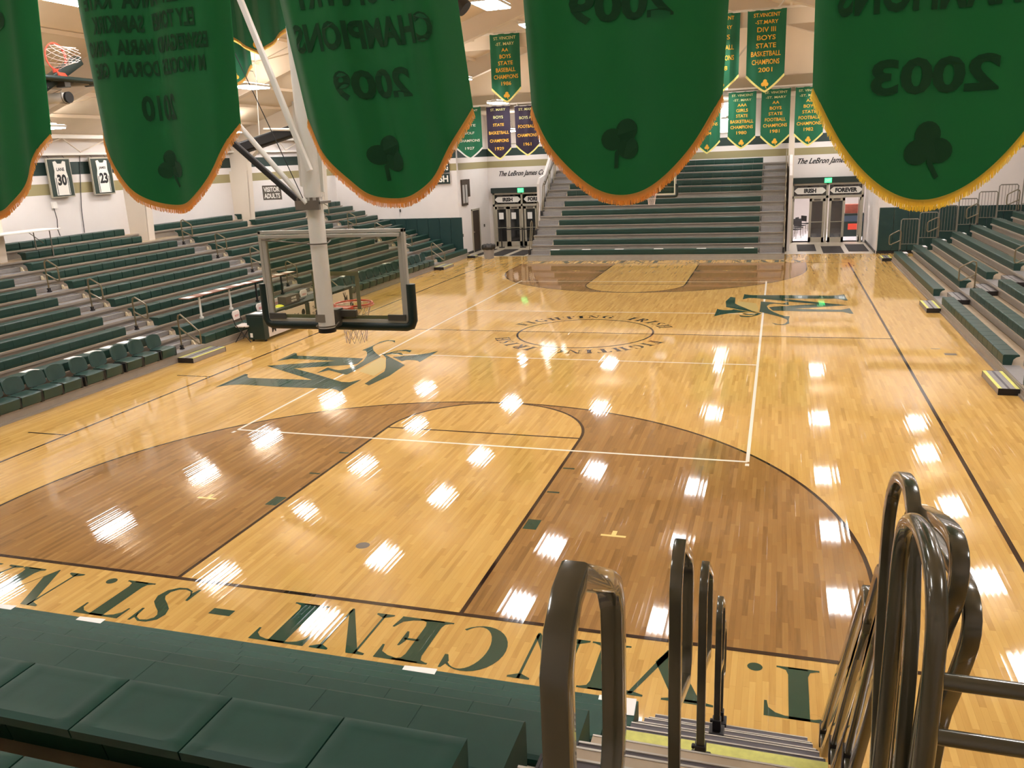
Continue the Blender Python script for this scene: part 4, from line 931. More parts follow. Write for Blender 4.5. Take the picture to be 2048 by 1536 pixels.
fb(2.72, 1.25, 9.22, 6.60, 25.25, m_cfar, m_gold, m_bordery, [('ST.VINCENT', .15, .74), ('-ST.MARY', .15, .64), ('BOYS', .19, .52), ('FOOTBALL', .19, .76), ('CHAMPIONS', .20, .78), ('1988', .18, .40)], 'green banner hung high, showing only its right edge beside a large banner', wav=.06, grp='upper championship banners')
fb(2.55, 1.25, 9.8, 7.45, 17.6, m_cfar, m_gold, m_bordery, [('ST.VINCENT', .15, .74), ('BOYS', .19, .52), ('FOOTBALL', .19, .76), ('CHAMPIONS', .20, .78), ('1989', .18, .40)], 'green banner nearest the roof of which only the tip shows at the top edge', grp='upper championship banners')

def near_banner(xc, yb, wd, z_cor, z_tip, zt, label, folds, texts, shz=None, shs=.5, foldl=None, cm=None, flare=.03, skew=0., srot=0, fr_m=None):
    """large cloth seen from behind: gold letters on the court side, their shade through the cloth painted dark on this side"""
    cm = cm or m_cgreen
    t = thing('hanging_banner', label, 'banner', (xc, yb, z_tip), 0, 'large green banners above the near stand')
    H = zt-z_tip; cz = z_cor-z_tip
    def disp(q):
        x, y, z = q; a = x/(wd/2); yy = y
        for (amp, fr, ph, sl) in folds: yy += amp*math.sin(a*fr+ph+z*sl)
        e = max(0, abs(a)-.72)/.28
        yy += .10*e*e*(1 if a > 0 else .8)
        xx = x*(1-.03*e)*(1+flare*max(0, z-cz))+skew*(z-cz)
        if foldl and a*foldl[0] > foldl[1]:       # cloth edge turned over
            s_ = (a*foldl[0]-foldl[1])/(1-foldl[1]); xx = x-foldl[0]*wd/2*(1-foldl[1])*foldl[2]*s_; yy += .09*math.sin(PI*min(1, s_))+.03*s_
        return Vector((xx, yy, z))
    def low(a): a = abs(a); return cz*a**2.0
    n, k_ = 56, 26; vs = []; fs = []
    for s in (0, 1):
        for i in range(n+1):
            a = 2*i/n-1
            for j in range(k_+1):
                z = low(a)+(H-low(a))*j/k_; p = disp((a*wd/2, 0, z)); vs.append((p.x, p.y+.003*(2*s-1), p.z))
    st = (n+1)*(k_+1)
    for i in range(n):
        for j in range(k_):
            q = i*(k_+1)+j; fs += [(q, q+k_+1, q+k_+2, q+1), (st+q+1, st+q+k_+2, st+q+k_+1, st+q)]
    MB().add(vs, fs).build('cloth', cm, t, smooth=True)
    rnd = random.Random(int(xc*100)); mb = MB(); N_ = 420
    for i in range(N_):
        a = 2*(i+.5)/N_-1; z = low(a); p = disp((a*wd/2, 0, z)); q = disp(((a+.0045)*wd/2, 0, low(a+.0045 if a < .99 else a)))
        d = Vector((q.x-p.x, 0, q.z-p.z)); w_ = .0021; ln = .044+rnd.uniform(-.005, .005); nx = Vector((a*.25+rnd.uniform(-.06, .06), rnd.uniform(-.1, .1), -1)).normalized()
        b0 = p+Vector((0, -.004, .008)); e0 = p+nx*ln
        mb.add([(b0.x-w_, b0.y, b0.z), (b0.x+w_, b0.y, b0.z), (e0.x+w_*.8, e0.y, e0.z), (e0.x-w_*.8, e0.y, e0.z), (b0.x, b0.y-.003, b0.z), (e0.x, e0.y-.003, e0.z)], [(0, 1, 2, 3), (0, 3, 5, 4), (1, 4, 5, 2)])
    vs = []
    for i in range(n+1):
        a = 2*i/n-1; z = low(a); p = disp((a*wd/2, 0, z)); vs += [(p.x+a*.006, p.y-.006, p.z-.018), (p.x-a*.004, p.y-.006, p.z+.016)]
    mb.add(vs, [(2*i, 2*i+2, 2*i+3, 2*i+1) for i in range(n)])
    mb.build('fringe', fr_m or m_fringe, t)
    for nm, sy, mm in (('letter_shade', -.009, m_cdark), ('lettering', .009, m_gold)):  # near side: dark copies paint the front letters' shade showing through the cloth
        fn = lambda q: disp((q[0], sy, q[2]))
        for (s, z, h, wf) in texts:
            mb = MB(); put_text(mb, s, (0, 0, z), (-1, 0, 0), (0, 0, 1), wd*wf, h, bold=.035, fn=fn); mb.build(nm, mm, t)
        mb = MB(); shamrock(mb, (0, 0, shz), (-1, 0, 0), (0, 0, 1), shs, fn=fn, rot=srot, stem=-1); mb.build('shamrock_shade' if sy < 0 else 'shamrock', mm, t)  # near-side copy is the front shamrock's shade through the cloth, painted dark
    MB().tube([(-wd/2-.05, .0, H), (wd/2+.05, .0, H)], .016, n=8).build('hanging_rod', m_white, t)
    MB().tube([(-wd/2+.05, 0, H), (-wd/2+.05, 0, H+1.6)], .005, n=5).build('hanging_line', m_black, t)
    MB().tube([(wd/2-.05, 0, H), (wd/2-.05, 0, H+1.6)], .005, n=5).build('hanging_line', m_black, t)
    return t
ZT = 7.3
near_banner(-.78, -2.4, 1.24, 4.98, 4.43, ZT, 'large green banner at the left edge of the photo with gold fringe', [(.03, 5, .3, .2), (.02, 11, 1, 0)], [('GIRLS', 1.25, .16, .6), ('2008', .95, .16, .4)], .30, .20, skew=.08)
near_banner(.84, -2.4, 1.17, 4.97, 4.44, ZT, 'large green banner with 2010 and rows of names, second from the left', [(.045, 5, 1.3, .3), (.02, 9, 2, .2)],
            [('2010', .58, .17, .24), ('M WOOLES  DORAN  GRE', .87, .10, .74), ('ESSWEIGAND  MARIA  ARNO', 1.01, .10, .80), ('ELY TONEI   SAMKIRK', 1.15, .11, .66), ('MOLLY  ANNA  KATE', 1.30, .11, .74), ('TEAM', 1.5, .14, .5)], .28, .20, flare=.06)
near_banner(2.475, -2.4, 1.19, 4.97, 4.44, ZT, 'large green banner with CHAMPIONS 2009 seen from behind, third from the left', [(.034, 6, .7, .2), (.02, 13, 1.4, .3)],
            [('2009', .62, .18, .42), ('CHAMPIONS', .92, .17, .78), ('COUNTRY', 1.17, .20, .70), ('CROSS', 1.5, .20, .5), ('GIRLS', 1.84, .2, .5)], .29, .22, skew=-.13, flare=.05, srot=28)
near_banner(4.0, -2.4, 1.14, 4.96, 4.42, ZT, 'large green banner with 2009 at the top edge, right of centre', [(.025, 5, 2.2, .25), (.015, 10, .4, .2)],
            [('2009', .96, .18, .50), ('CHAMPIONS', 1.28, .20, .8), ('STATE', 1.6, .20, .5)], .33, .22, flare=.08, srot=32)
near_banner(5.61, -2.4, 1.20, 4.96, 4.35, ZT, 'large dark green banner with 2003 at the right with yellow fringe', [(.02, 4, .2, .2), (.012, 9, .4, .1)],
            [('2003', .55, .18, .50), ('CHAMPIONS', .95, .20, .8), ('STATE', 1.3, .20, .5)], .29, .23, fr_m=m_fringey)
# two smaller green banners between the first hanging banners
fb2 = [(-6.0, 1.5, 9.2, 7.08, 9.5, 'green banner high behind the mast brace, upper left'), (-8.35, 1.0, 8.9, 6.72, 12.0, 'slim green banner edge beside the second large banner')]
for xc, wd, zt, zb, y, lb in fb2:
    fb(xc, wd, zt, zb, y, m_cfar, m_cdark, m_fringe, [('TRACK', .18, .5), ('1993', .2, .3)], lb, sh=True, wav=.05, grp='banners hung towards the left wall', sh_m=m_cdark)

# ------------------------------------------------------------------ LEFT WALL
def jersey(y, num, name, label):
    t = thing('framed_jersey', label, 'framed jersey', (-16.46, y, 4.06), 0, 'framed jerseys on the left wall')
    MB().box(-.06, 0, -.46, .46, 0, 1.19).build('frame', m_frameal, t, bevel=.008); MB().box(0, .012, -.42, .42, .04, 1.15).build('backing', m_jgreen, t)
    pts = [(-.26, .07), (.26, .07), (.26, .62), (.22, .80), (.24, 1.08), (.14, 1.10), (.08, 1.02), (-.08, 1.02), (-.14, 1.10), (-.24, 1.08), (-.22, .80), (-.26, .62)]
    mb = MB(); mb.prism(pts, .012, .03, 'x', m_sign)
    for s in (-1, 1): mb.box(.03, .033, s*.225-.012, s*.225+.012, .08, .60, m_jgreen)
    put_text(mb, num, (.034, 0, .36), (0, 1, 0), (0, 0, 1), .36, .34, bold=.05, m=m_text); put_text(mb, name, (.034, 0, .80), (0, 1, 0), (0, 0, 1), .30, .10, bold=.03, m=m_text)
    mb.build('jersey', None, t)
    for s in (-.3, .3): MB().tube([(-.03, s, 1.17), (-.12, s, 1.285)], .006, n=5).build('hanging_wire', m_black, t)
jersey(13.98, '30', 'LANE', 'framed white jersey reading LANE 30 high on the left wall'); jersey(15.72, '23', 'JAMES', 'framed white jersey reading JAMES 23 high on the left wall')
def wall_sign(name, loc, right, nrm, w_, h_, mt, lines, label, cat='sign', lm=None, border=None):
    t = thing(name, label, cat, loc); r_ = Vector(right); n_ = Vector(nrm); up = Vector((0, 0, 1))
    a = -r_*w_/2; mb = MB()
    pts = [a, r_*w_/2, r_*w_/2+up*h_, a+up*h_]; mb.add([p for p in pts]+[p+n_*.03 for p in pts], [(0, 1, 2, 3), (7, 6, 5, 4), (0, 4, 5, 1), (1, 5, 6, 2), (2, 6, 7, 3), (3, 7, 4, 0)]); mb.build('sign_board', mt, t)
    mb = MB()
    for (s, z, hh, wf, *rest) in lines: put_text(mb, s, n_*.034+up*z, right, (0, 0, 1), w_*wf, hh, bold=rest[0] if rest else .03)
    mb.build('lettering', lm or m_sign, t)
    return t
wall_sign('wall_sign', (-14.35, 22.25, 3.44), (1, 0, 0), (0, -1, 0), .84, .56, m_brownsign, [('ADULTS', .06, .19, .86), ('VISITOR', .31, .19, .86)], 'brown sign reading VISITOR ADULTS on the left side')
wall_sign('wall_sign', (-10.95, 31.55, 3.55), (1, 0, 0), (0, -1, 0), 1.1, .48, m_bg, [('IRISH', .08, .32, .86)], 'green sign reading IRISH on the far left wall behind a banner')
wall_sign('wall_sign', (-10.95, 31.55, 4.08), (1, 0, 0), (0, -1, 0), 1.1, .52, m_bg, [('FIGHTING', .10, .32, .9)], 'green sign above the IRISH sign on the far left wall')
cb = thing('cable_run', 'dark cable running down the left wall below the jerseys', 'cable', (-16.62, 14.7, 2.9)); MB().tube([(0, .35, 2.4), (0, .2, 1.6), (0, .05, .8), (0, 0, 0)], .012, n=5).build('cable', m_black, cb)
cb = thing('cable_run', 'grey cable with wall box at the far left behind the folding table', 'cable', (-16.62, 13.65, 2.9)); MB().tube([(0, 0, .9), (.02, .03, .5), (.02, -.02, .2), (.0, .05, 0)], .012, n=5).build('cable', m_black, cb); MB().box(0, .08, -.08, .08, .85, 1.05).build('wall_box', m_sign, cb)
# fallen roll with white tube near the left lights
t = thing('rolled_curtain', 'black rolled curtain on white brackets hung before the left wall', 'curtain', (-7.5, 12.0, 5.2))
MB().tube([(-.95, 0, 0), (1.2, 0, .48)], .16, .14, n=8, square=True, ref=(0, 1, 0)).build('curtain_roll', m_black, t); MB().tube([(-.1, -.2, .42), (.9, -.2, .36)], .035, n=8).build('bracket_tube', m_white, t)
for x in (-.4, .7): MB().tube([(x, 0, .1+x*.2), (x+.25, 0, 3.6)], .012, n=5).build('hanger', m_white, t)
# speaker near the roof
t = thing('loudspeaker', 'black cylindrical loudspeaker under the roof at the top centre', 'speaker', (-4.05, 17.0, 8.92))
MB().tube([(-.45, 0, .45), (.15, 0, -.10)], .24, n=18).build('body', m_black, t, smooth=True); MB().tube([(-.2, 0, .3), (-.2, 0, 1.0)], .02, n=6).build('bracket', m_black, t)

# ------------------------------------------------------------------ FAR WALL: PADS, SIGNS, DOORS
pads = [('far_left', -16.7, -9.92, 31.6)]
def pads_run(x0, x1, y, z0, z1, label):
    n = max(1, round((x1-x0)/.61)); t = thing('wall_pad_run', label, 'wall padding', ((x0+x1)/2, y, z0)); pw = (x1-x0)/n; xm = (x0+x1)/2
    for k in range(n): MB().box(x0-xm+pw*k+.006, x0-xm+pw*(k+1)-.006, -.055, -.005, .0, z1-z0).build('pad', m_pad, t, bevel=.015)
    return t
pads_run(-16.5, -9.90, 31.59, .12, 1.92, 'dark teal wall pads behind the far end of the left stand')
pads_run(8.97, 14.8, 31.59, .12, 1.93, 'dark teal wall pads behind the barred guard rails at the far right')
MB
for x0, x1, y, nm in ((-16.6, -9.95, 31.55, 'far_left'), (8.95, 16.6, 31.55, 'far_right')): struct(MB().box(x0, x1, y, 31.6, 0, .11).build('baseboard_'+nm, m_black))
struct(MB().box(-10.05, -10.02, 31.65, 36.2, 0, .11).build('baseboard_entry_left', m_black)); struct(MB().box(8.89, 8.92, 31.65, 36.2, 0, .11).build('baseboard_entry_right', m_black))
def script_text(x0, x1, z, s, label):
    t = thing('wall_lettering', label, 'wall lettering', ((x0+x1)/2, 36.19, z)); mb = MB(); put_text(mb, s, (0, 0, 0), (1, 0, 0), (0, 0, 1), x1-x0, .34, bold=.0, shear=.5)
    put_text(mb, s, (.015, -.001, .008), (1, 0, 0), (0, 0, 1), x1-x0, .34, bold=.012, shear=.5); mb.build('lettering', m_text, t)
script_text(-9.4, -6.5, 3.62, 'The LeBron James Court', 'black script wall lettering above the left entrance')
script_text(5.68, 8.7, 3.66, 'The LeBron James Court', 'black script wall lettering above the right entrance')
def entrance(x0, nm, open_, words):
    """aluminium storefront: header box, transom sign, four leaves"""
    x1 = x0+3.25; Y0 = 36.1
    o = struct(MB().box(x0-.05, x1+.05, 36.0, 36.25, 2.83, 3.10).build('trim_header_'+nm, m_bg))
    fr = MB(); fr.box(x0, x1, Y0, Y0+.12, 2.74, 2.83); fr.box(x0, x1, Y0, Y0+.12, 2.12, 2.24)
    for x in (x0, x0+1.62-.05, x1-.1): fr.box(x, x+.1, Y0, Y0+.12, 0, 2.83)
    d = struct(fr.build('trim_door_frame_'+nm, m_frameal))
    for k, wd_ in enumerate(words):
        a = x0+.10+1.62*k; b = a+1.47
        struct(MB().box(a, b, Y0+.06, Y0+.07, 2.24, 2.74).build('window_transom_%s_%d' % (nm, k+1), m_dclear))
        t = thing('transom_sign', 'white sign reading %s above the %s entrance doors' % (wd_, nm), 'sign', ((a+b)/2, Y0+.02, 2.33))
        hw = .66; mb = MB(); mb.prism([(-hw, .08), (-hw+.1, 0), (hw-.1, 0), (hw, .08), (hw+.06, .15), (hw, .22), (hw-.1, .30), (-hw+.1, .30), (-hw, .22), (-hw-.06, .15)], 0, .02, 'y'); mb.build('sign_board', m_sign, t)
        mb = MB(); put_text(mb, wd_, (0, -.004, .045), (1, 0, 0), (0, 0, 1), .56 if wd_ == 'IRISH' else .98, .21, bold=.06); mb.build('lettering', m_text, t)
        mb = MB(); rnd = random.Random(k+3)
        for q in range(16): xx = a+.05+rnd.random()*1.2; mb.box(xx-(a+b)/2, xx-(a+b)/2+.10, .03, .034, .33 if q % 2 else -.06, .38 if q % 2 else -.02)
        mb.build('trophy_strip', m_brown, t)
    for k in range(4):
        a = x0+.10+.735*k+(.15 if k > 1 else 0); b = a+.72
        if open_ and k in (0, 3): continue
        dd = struct(MB().box(a+.11, b-.11, Y0+.05, Y0+.06, .26, 1.98).build('door_%s_%d' % (nm, k+1), m_dclear if open_ else m_dglass))
        fr = MB(); fr.box(a, a+.11, Y0+.03, Y0+.08, .01, 2.11); fr.box(b-.11, b, Y0+.03, Y0+.08, .01, 2.11); fr.box(a, b, Y0+.03, Y0+.08, .01, .26); fr.box(a, b, Y0+.03, Y0+.08, 1.98, 2.11); fr.build('leaf_frame', m_frameal, dd)
        MB().tube([(a+.06, Y0-.03, 1.0), (b-.06, Y0-.03, 1.0)], .016, n=6).box(a+.04, a+.09, Y0-.03, Y0+.04, .97, 1.06).box(b-.09, b-.04, Y0-.03, Y0+.04, .97, 1.06).build('push_bar', m_frameal, dd)
        MB().box(a+.2, a+.5, Y0-.03, Y0+.03, 2.02, 2.09).build('closer', m_brownsign, dd)
    if open_:
        for sx, a in ((-1, x0+.12), (1, x1-.12)):
            dd = struct(MB().box(a-.01, a+.0, Y0+.20, Y0+.76, .26, 1.98).build('door_%s_%d' % (nm, 5 if sx < 0 else 6), m_dclear))
            MB().box(a-.03, a+.02, Y0+.10, Y0+.20, .01, 2.11).box(a-.03, a+.02, Y0+.76, Y0+.86, .01, 2.11).box(a-.03, a+.02, Y0+.1, Y0+.86, .01, .26).box(a-.03, a+.02, Y0+.1, Y0+.86, 1.98, 2.11).build('leaf_frame', m_frameal, dd)
    t = thing('exit_sign', 'lit green exit sign above the %s entrance' % nm, 'exit sign', (x0+1.62, 35.97, 2.84)); MB().box(-.16, .16, -.02, .03, 0, .22).build('sign_panel', m_exit, t)
    mb = MB(); put_text(mb, 'EXIT', (0, -.024, .05), (1, 0, 0), (0, 0, 1), .24, .12, bold=.03); mb.build('lettering', m_sign, t)
    return x0
entrance(-9.80, 'left', False, ['IRISH', 'FOREVER']); entrance(5.47, 'right', True, ['IRISH', 'FOREVER'])
for k, x in enumerate((-9.35, -8.65, -7.75)):
    o = MB().box(x-.13, x+.13, 36.09, 36.096, 1.45, 1.80).build('door_notice', m_paper); tag(o, 'white paper notice on the %s glass door of the left entrance' % ['leftmost', 'second', 'third'][k], 'notice', 'notices on the left doors')
# mats
ml = [((5.78, 32.62), (6.58, 35.3), 'left of three before the right entrance'), ((6.84, 31.82), (7.7, 34.5), 'middle of three before the right entrance, set nearest the court'), ((7.92, 32.4), (8.75, 35.2), 'right of three before the right entrance'),
      ((-9.55, 32.0), (-9.2, 34.8), 'left of three before the left entrance'), ((-8.75, 31.85), (-7.98, 34.6), 'middle of three before the left entrance'), ((-7.66, 31.85), (-6.9, 34.2), 'right of three before the left entrance')]
for a, b, s in ml:
    o = MB().box(a[0], b[0], a[1], b[1], -.001, .012).build('entrance_mat', m_mat); tag(o, 'dark ribbed entrance mat, '+s, 'mat', 'entrance mats')
# stanchions
for k, (x, y) in enumerate(((-9.2, 35.5), (-8.02, 35.5))):
    t = thing('stanchion', 'black belt stanchion, %s before the left glass doors' % ['left one', 'right one'][k], 'stanchion', (x, y, -.002), 0, 'belt stanchions')
    MB().cyl((0, 0, 0), .17, .03, 24, .15).build('base', m_black, t); MB().cyl((0, 0, .03), .03, .93, 14).build('post', m_black, t); MB().cyl((0, 0, .96), .04, .08, 14).build('belt_head', m_black, t)
    if k == 0: MB().box(.04, 1.14, -.003, .003, .93, .98).build('belt', m_black, t)
    else: MB().box(.04, 1.2, -.003, .003, .93, .98).build('belt', m_black, t)
# trash can
t = thing('trash_can', 'grey round trash can with black bag at the left entrance', 'trash can', (-8.33, 30.8, 0))
MB().cyl((0, 0, .0), .23, .55, 28, .27).cyl((0, 0, .54), .285, .05, 28, .285).build('can', m_grey, t, smooth=True)
mb = MB(); ring = []
for j, (rr_, z) in enumerate(((.24, .42), (.31, .46), (.33, .56), (.31, .66), (.24, .68), (.20, .58))):
    ring.append([(rr_*(1+.06*math.sin(i*2.3+j))*math.cos(2*PI*i/28), rr_*(1+.06*math.sin(i*2.3+j))*math.sin(2*PI*i/28), z+.015*math.sin(i*1.7+j)) for i in range(28)])
for j in range(5): mb.add(ring[j]+ring[j+1], [(i, (i+1) % 28, (i+1) % 28+28, i+28) for i in range(28)])
mb.build('bin_bag', m_bag, t, smooth=True)
# side door, display frame
d = struct(MB().box(-10.06, -10.03, 33.4, 34.42, .01, 2.10).build('door_1', m_brown)); MB().box(-10.06, -10.0, 33.32, 33.4, 0, 2.18).box(-10.06, -10.0, 34.42, 34.5, 0, 2.18).box(-10.06, -10.0, 33.32, 34.5, 2.10, 2.18).build('door_frame', m_frameal, d); MB().cyl((-10.0, 33.5, 1.0), .03, .05, 10).build('door_handle', m_frameal, d)
t = thing('display_case', 'tall dark framed wall display above the brown door', 'display case', (-10.04, 32.6, 2.44))
MB().box(0, .06, -.58, .20, 0, 1.26).box(0, .05, .20, .58, .40, 1.25).build('frame', m_brown, t); MB().box(.06, .065, -.52, -.24, .12, 1.0).box(.06, .065, -.12, .14, .12, 1.0).build('panel', mat('display_grey', (176, 172, 168), .4), t)
for (x, y, z, lb) in ((-10.04, 35.2, 1.15, 'small dark wall switch beside the left glass doors'), (-10.04, 31.9, .95, 'small dark box on the wall edge beside the brown door'), (-13.2, 31.59, 2.25, 'small wall outlet above the teal pads at the far left')):
    o = MB().box(x-.0, x+.05, y-.06, y+.005, z, z+.14).build('wall_switch', m_brownsign); tag(o, lb, 'switch')
# stair side walls of the far stand
mb = MB(); mb.prism([(32.7, 0), (32.7, 3.35), (33.0, 3.62), (33.9, 3.75), (35.2, 4.66), (36.2, 4.68), (36.2, 0)], -6.36, -6.24, 'x'); struct(mb.build('wall_stair_left', m_wall))
t = thing('wall_handrail', 'brown handrail on the white wall left of the upper far stand', 'handrail', (-6.12, 33.3, 3.3)); MB().tube([(0, 0, 0), (0, 2.4, 1.3)], .03, n=8).tube([(-.1, .3, .1), (0, .3, .16)], .015, n=6).tube([(-.1, 2.1, 1.08), (0, 2.1, 1.14)], .015, n=6).build('rail', m_rail, t)
mb = MB(); mb.prism([(32.7, 0), (32.7, 3.35), (33.9, 3.75), (34.6, 4.2), (36.2, 4.2), (36.2, 0)], 5.30, 5.42, 'x'); struct(mb.build('wall_stair_right', m_wall))
struct(MB().box(5.24, 5.50, 35.6, 35.9, 0, 7.1).build('trim_column_right', m_frame)); struct(MB().box(-6.45, -6.2, 35.9, 36.15, 0, 7.1).build('trim_column_left', m_frame))

# lobby behind the open doors
struct(MB().box(4.5, 10.5, 36.4, 43.5, -.3, -.002).build('floor_lobby', m_lobby)); struct(MB().box(4.4, 4.5, 36.4, 43.6, 0, 3.2).build('wall_lobby_left', m_wall)); struct(MB().box(10.5, 10.6, 36.4, 43.6, 0, 3.2).build('wall_lobby_right', m_wall)); struct(MB().box(4.4, 10.6, 43.5, 43.6, 0, 3.2).build('wall_lobby_back', m_wall)); struct(MB().box(4.4, 10.6, 36.4, 43.6, 3.2, 3.3).build('ceiling_lobby', m_wall))
struct(MB().box(-10.6, -5.9, 36.4, 39.5, -.3, -.002).build('floor_lobby_left', m_tile)); struct(MB().box(-10.6, -5.9, 39.4, 39.5, 0, 3.2).build('wall_lobby_dark', m_brown))
for k, (x, y) in enumerate(((6.2, 38.5), (8.2, 38.8))):
    o = MB().box(x-.3, x+.3, y-.9, y+.9, 3.15, 3.19).build('lobby_light', m_lobbyl); tag(o, 'bright ceiling light in the lobby, %s one' % ['left', 'right'][k], 'ceiling light', 'lobby lights')
t = thing('vending_display', 'dark green display with orange logo beyond the right doorway', 'display', (8.55, 39.2, -.002))
MB().box(-.5, .5, -.3, .3, 0, 1.15).build('counter_body', m_bg, t); MB().box(-.25, .25, -.31, -.301, .35, .65).build('orange_panel', m_orange, t); MB().box(-.45, .45, -.31, -.301, .75, 1.05).build('blue_panel', mat('slate_blue', (60, 72, 86), .5), t); MB().box(-.4, .4, -.1, .3, 1.15, 1.6).build('brick_hood', m_brick, t)
def stack_chair(x, y, rz, lb):
    t = thing('lobby_chair', lb, 'chair', (x, y, -.002), rz, 'black chairs in the lobby')
    MB().box(-.22, .22, -.22, .22, .43, .47).build('seat', m_black, t, bevel=.01); MB().box(-.22, .22, .18, .22, .58, .88).build('backrest', m_black, t, bevel=.01)
    for sx in (-1, 1):
        for sy in (-1, 1): MB().tube([(sx*.19, sy*.19, .43), (sx*.21, sy*.23, 0)], .011, n=6).build('leg', m_gal, t)
        MB().tube([(sx*.2, .2, .45), (sx*.2, .2, .86)], .01, n=6).build('back_post', m_gal, t)
for k, (x, y, a) in enumerate(((5.9, 39.5, .3), (6.05, 40.6, 1.2), (5.75, 38.4, -.6), (6.4, 41.8, 2.2))): stack_chair(x, y, a, 'black lobby chair, %s seen through the left open doorway' % ['second nearest', 'third nearest', 'nearest', 'farthest'][k])

# ------------------------------------------------------------------ SCORER TABLE AND THINGS ON THE LEFT SIDE
t = thing('scorer_table', 'long dark green scorer table with pale advertising panels', 'table', (-8.88, 14.85, 0))
MB().box(-.28, .26, -2.62, 2.62, .70, .76).build('table_top', m_bg, t, bevel=.006)
for k, y in enumerate((-2.62, -.38, 2.40)): MB().box(-.27, .262, y, y+.22, .06, .70).build('end_case', m_scorer, t, bevel=.01)
for k, (y0, y1) in enumerate(((-2.40, -.40), (-.14, 2.38))):
    p = MB().box(.25, .27, y0, y1, .10, .68).build('front_panel', m_panel, t)
    mb = MB(); r_ = (0, 1, 0)
    if k == 0:
        put_text(mb, 'M', (.272, y0+.25, .20), r_, (0, 0, 1), .20, .22, bold=.03); put_text(mb, 'V', (.272, y0+.17, .32), r_, (0, 0, 1), .18, .22, bold=.0, shear=.3); put_text(mb, 'S', (.272, y0+.20, .36), r_, (0, 0, 1), .10, .20, bold=.0)
        put_text(mb, 'The LeBron James Court', (.272, y0+1.05, .36), r_, (0, 0, 1), 1.15, .15, shear=.5)
        mb.add([(.272, y1-.13+.10*math.cos(2*PI*i/20), .46+.10*math.sin(2*PI*i/20)) for i in range(20)], [tuple(range(20))])
    else:
        put_text(mb, 'THE HOME', (.272, y0+.45, .42), r_, (0, 0, 1), .6, .12, bold=.02); put_text(mb, 'OF CHAMPIONS', (.272, y0+.45, .26), r_, (0, 0, 1), .7, .10, bold=.02); put_text(mb, 'M', (.272, y1-.25, .30), r_, (0, 0, 1), .20, .22, bold=.03); put_text(mb, 'V', (.272, y1-.33, .42), r_, (0, 0, 1), .18, .2)
    mb.build('lettering', m_text, p)
MB().box(-.2, -.12, -2.625, -2.62, .12, .24).build('maker_label', m_paper, t)
for sx in (-.2, .2):
    for y in (-2.5, -.27, 2.5): MB().cyl((sx, y, 0), .035, .06, 10).build('caster', m_black, t)
for k, y in enumerate((12.5, 12.95, 13.4)):
    o = MB().box(-9.12, -8.80, y-.13, y+.16, .761, .764).build('paper_sheet', m_paper); tag(o, 'white paper on the near end of the scorer table, %s' % ['nearest', 'middle', 'farthest'][k], 'paper', 'papers on the scorer table')
t = thing('possession_box', 'dark brown possession box with white words on the scorer table', 'box', (-8.95, 14.15, .762)); MB().box(-.14, .14, -.38, .38, 0, .24).build('box_body', m_brownsign, t, bevel=.008); mb = MB(); put_text(mb, 'HOME', (.142, .05, .13), (0, 1, 0), (0, 0, 1), .26, .06, bold=.04); put_text(mb, 'VISITOR', (.142, .05, .04), (0, 1, 0), (0, 0, 1), .30, .06, bold=.04); mb.build('lettering', m_sign, t)
t = thing('laptop', 'closed black laptop and cables beside the possession box', 'laptop', (-9.0, 14.75, .762)); MB().box(-.12, .12, -.17, .17, 0, .025).build('body', m_black, t, bevel=.004); MB().tube([(0, .17, .02), (.08, .3, .01), (-.02, .42, .01)], .006, n=5).build('cable', m_black, t)
t = thing('reflective_vest', 'crumpled yellow vest on the scorer table', 'vest', (-8.9, 13.5, .762)); mb = MB(); rnd = random.Random(4); g = [((i-3)*.035, (j-3)*.05, (.05*math.cos((i-3)*.45)*math.cos((j-3)*.45)+rnd.random()*.02) if 0 < i < 6 and 0 < j < 6 else 0) for j in range(7) for i in range(7)]; mb.add(g, [(j*7+i, j*7+i+1, (j+1)*7+i+1, (j+1)*7+i) for j in range(6) for i in range(6)]); mb.build('cloth', mat('vest_yellow', (214, 214, 60), .7), t, smooth=True)
def fold_chair(x, y, rz, lb, z=0):
    t = thing('folding_chair', lb, 'folding chair', (x, y, z), rz, 'white padded folding chairs')
    MB().box(-.20, .20, -.20, .18, .42, .47).build('seat', m_chairw, t, bevel=.02)
    mb = MB(); g = []
    MB().prism([(-.19, .62), (-.20, .80), (-.15, .87), (.15, .87), (.20, .80), (.19, .62)], .20, .24, 'y').build('backrest', m_chairw, t, bevel=.012)
    mb = MB(); put_text(mb, 'IRISH', (0, .245, .70), (-1, 0, 0), (0, 0, 1), .22, .06, bold=.02); put_text(mb, 'IRISH', (0, .195, .70), (1, 0, 0), (0, 0, 1), .22, .06, bold=.02); mb.build('lettering', m_red, t)
    for sx in (-1, 1):
        MB().tube([(sx*.21, .26, .84), (sx*.22, .16, .5), (sx*.22, -.24, 0)], .012, n=6).build('leg', m_black, t); MB().tube([(sx*.215, -.1, .44), (sx*.215, .22, 0)], .012, n=6).build('leg', m_black, t)
    MB().tube([(-.215, .16, .1), (.215, .16, .1)], .009, n=6).build('stretcher', m_black, t)
for k, (x, y) in enumerate(((-9.42, 12.33), (-9.42, 13.5), (-9.42, 14.35), (-9.42, 15.9))): fold_chair(x+.12, y, PI/2+(.15 if k == 0 else 0), 'white padded folding chair behind the scorer table, %s' % ['nearest', 'second', 'third', 'farthest'][k], 0.0)
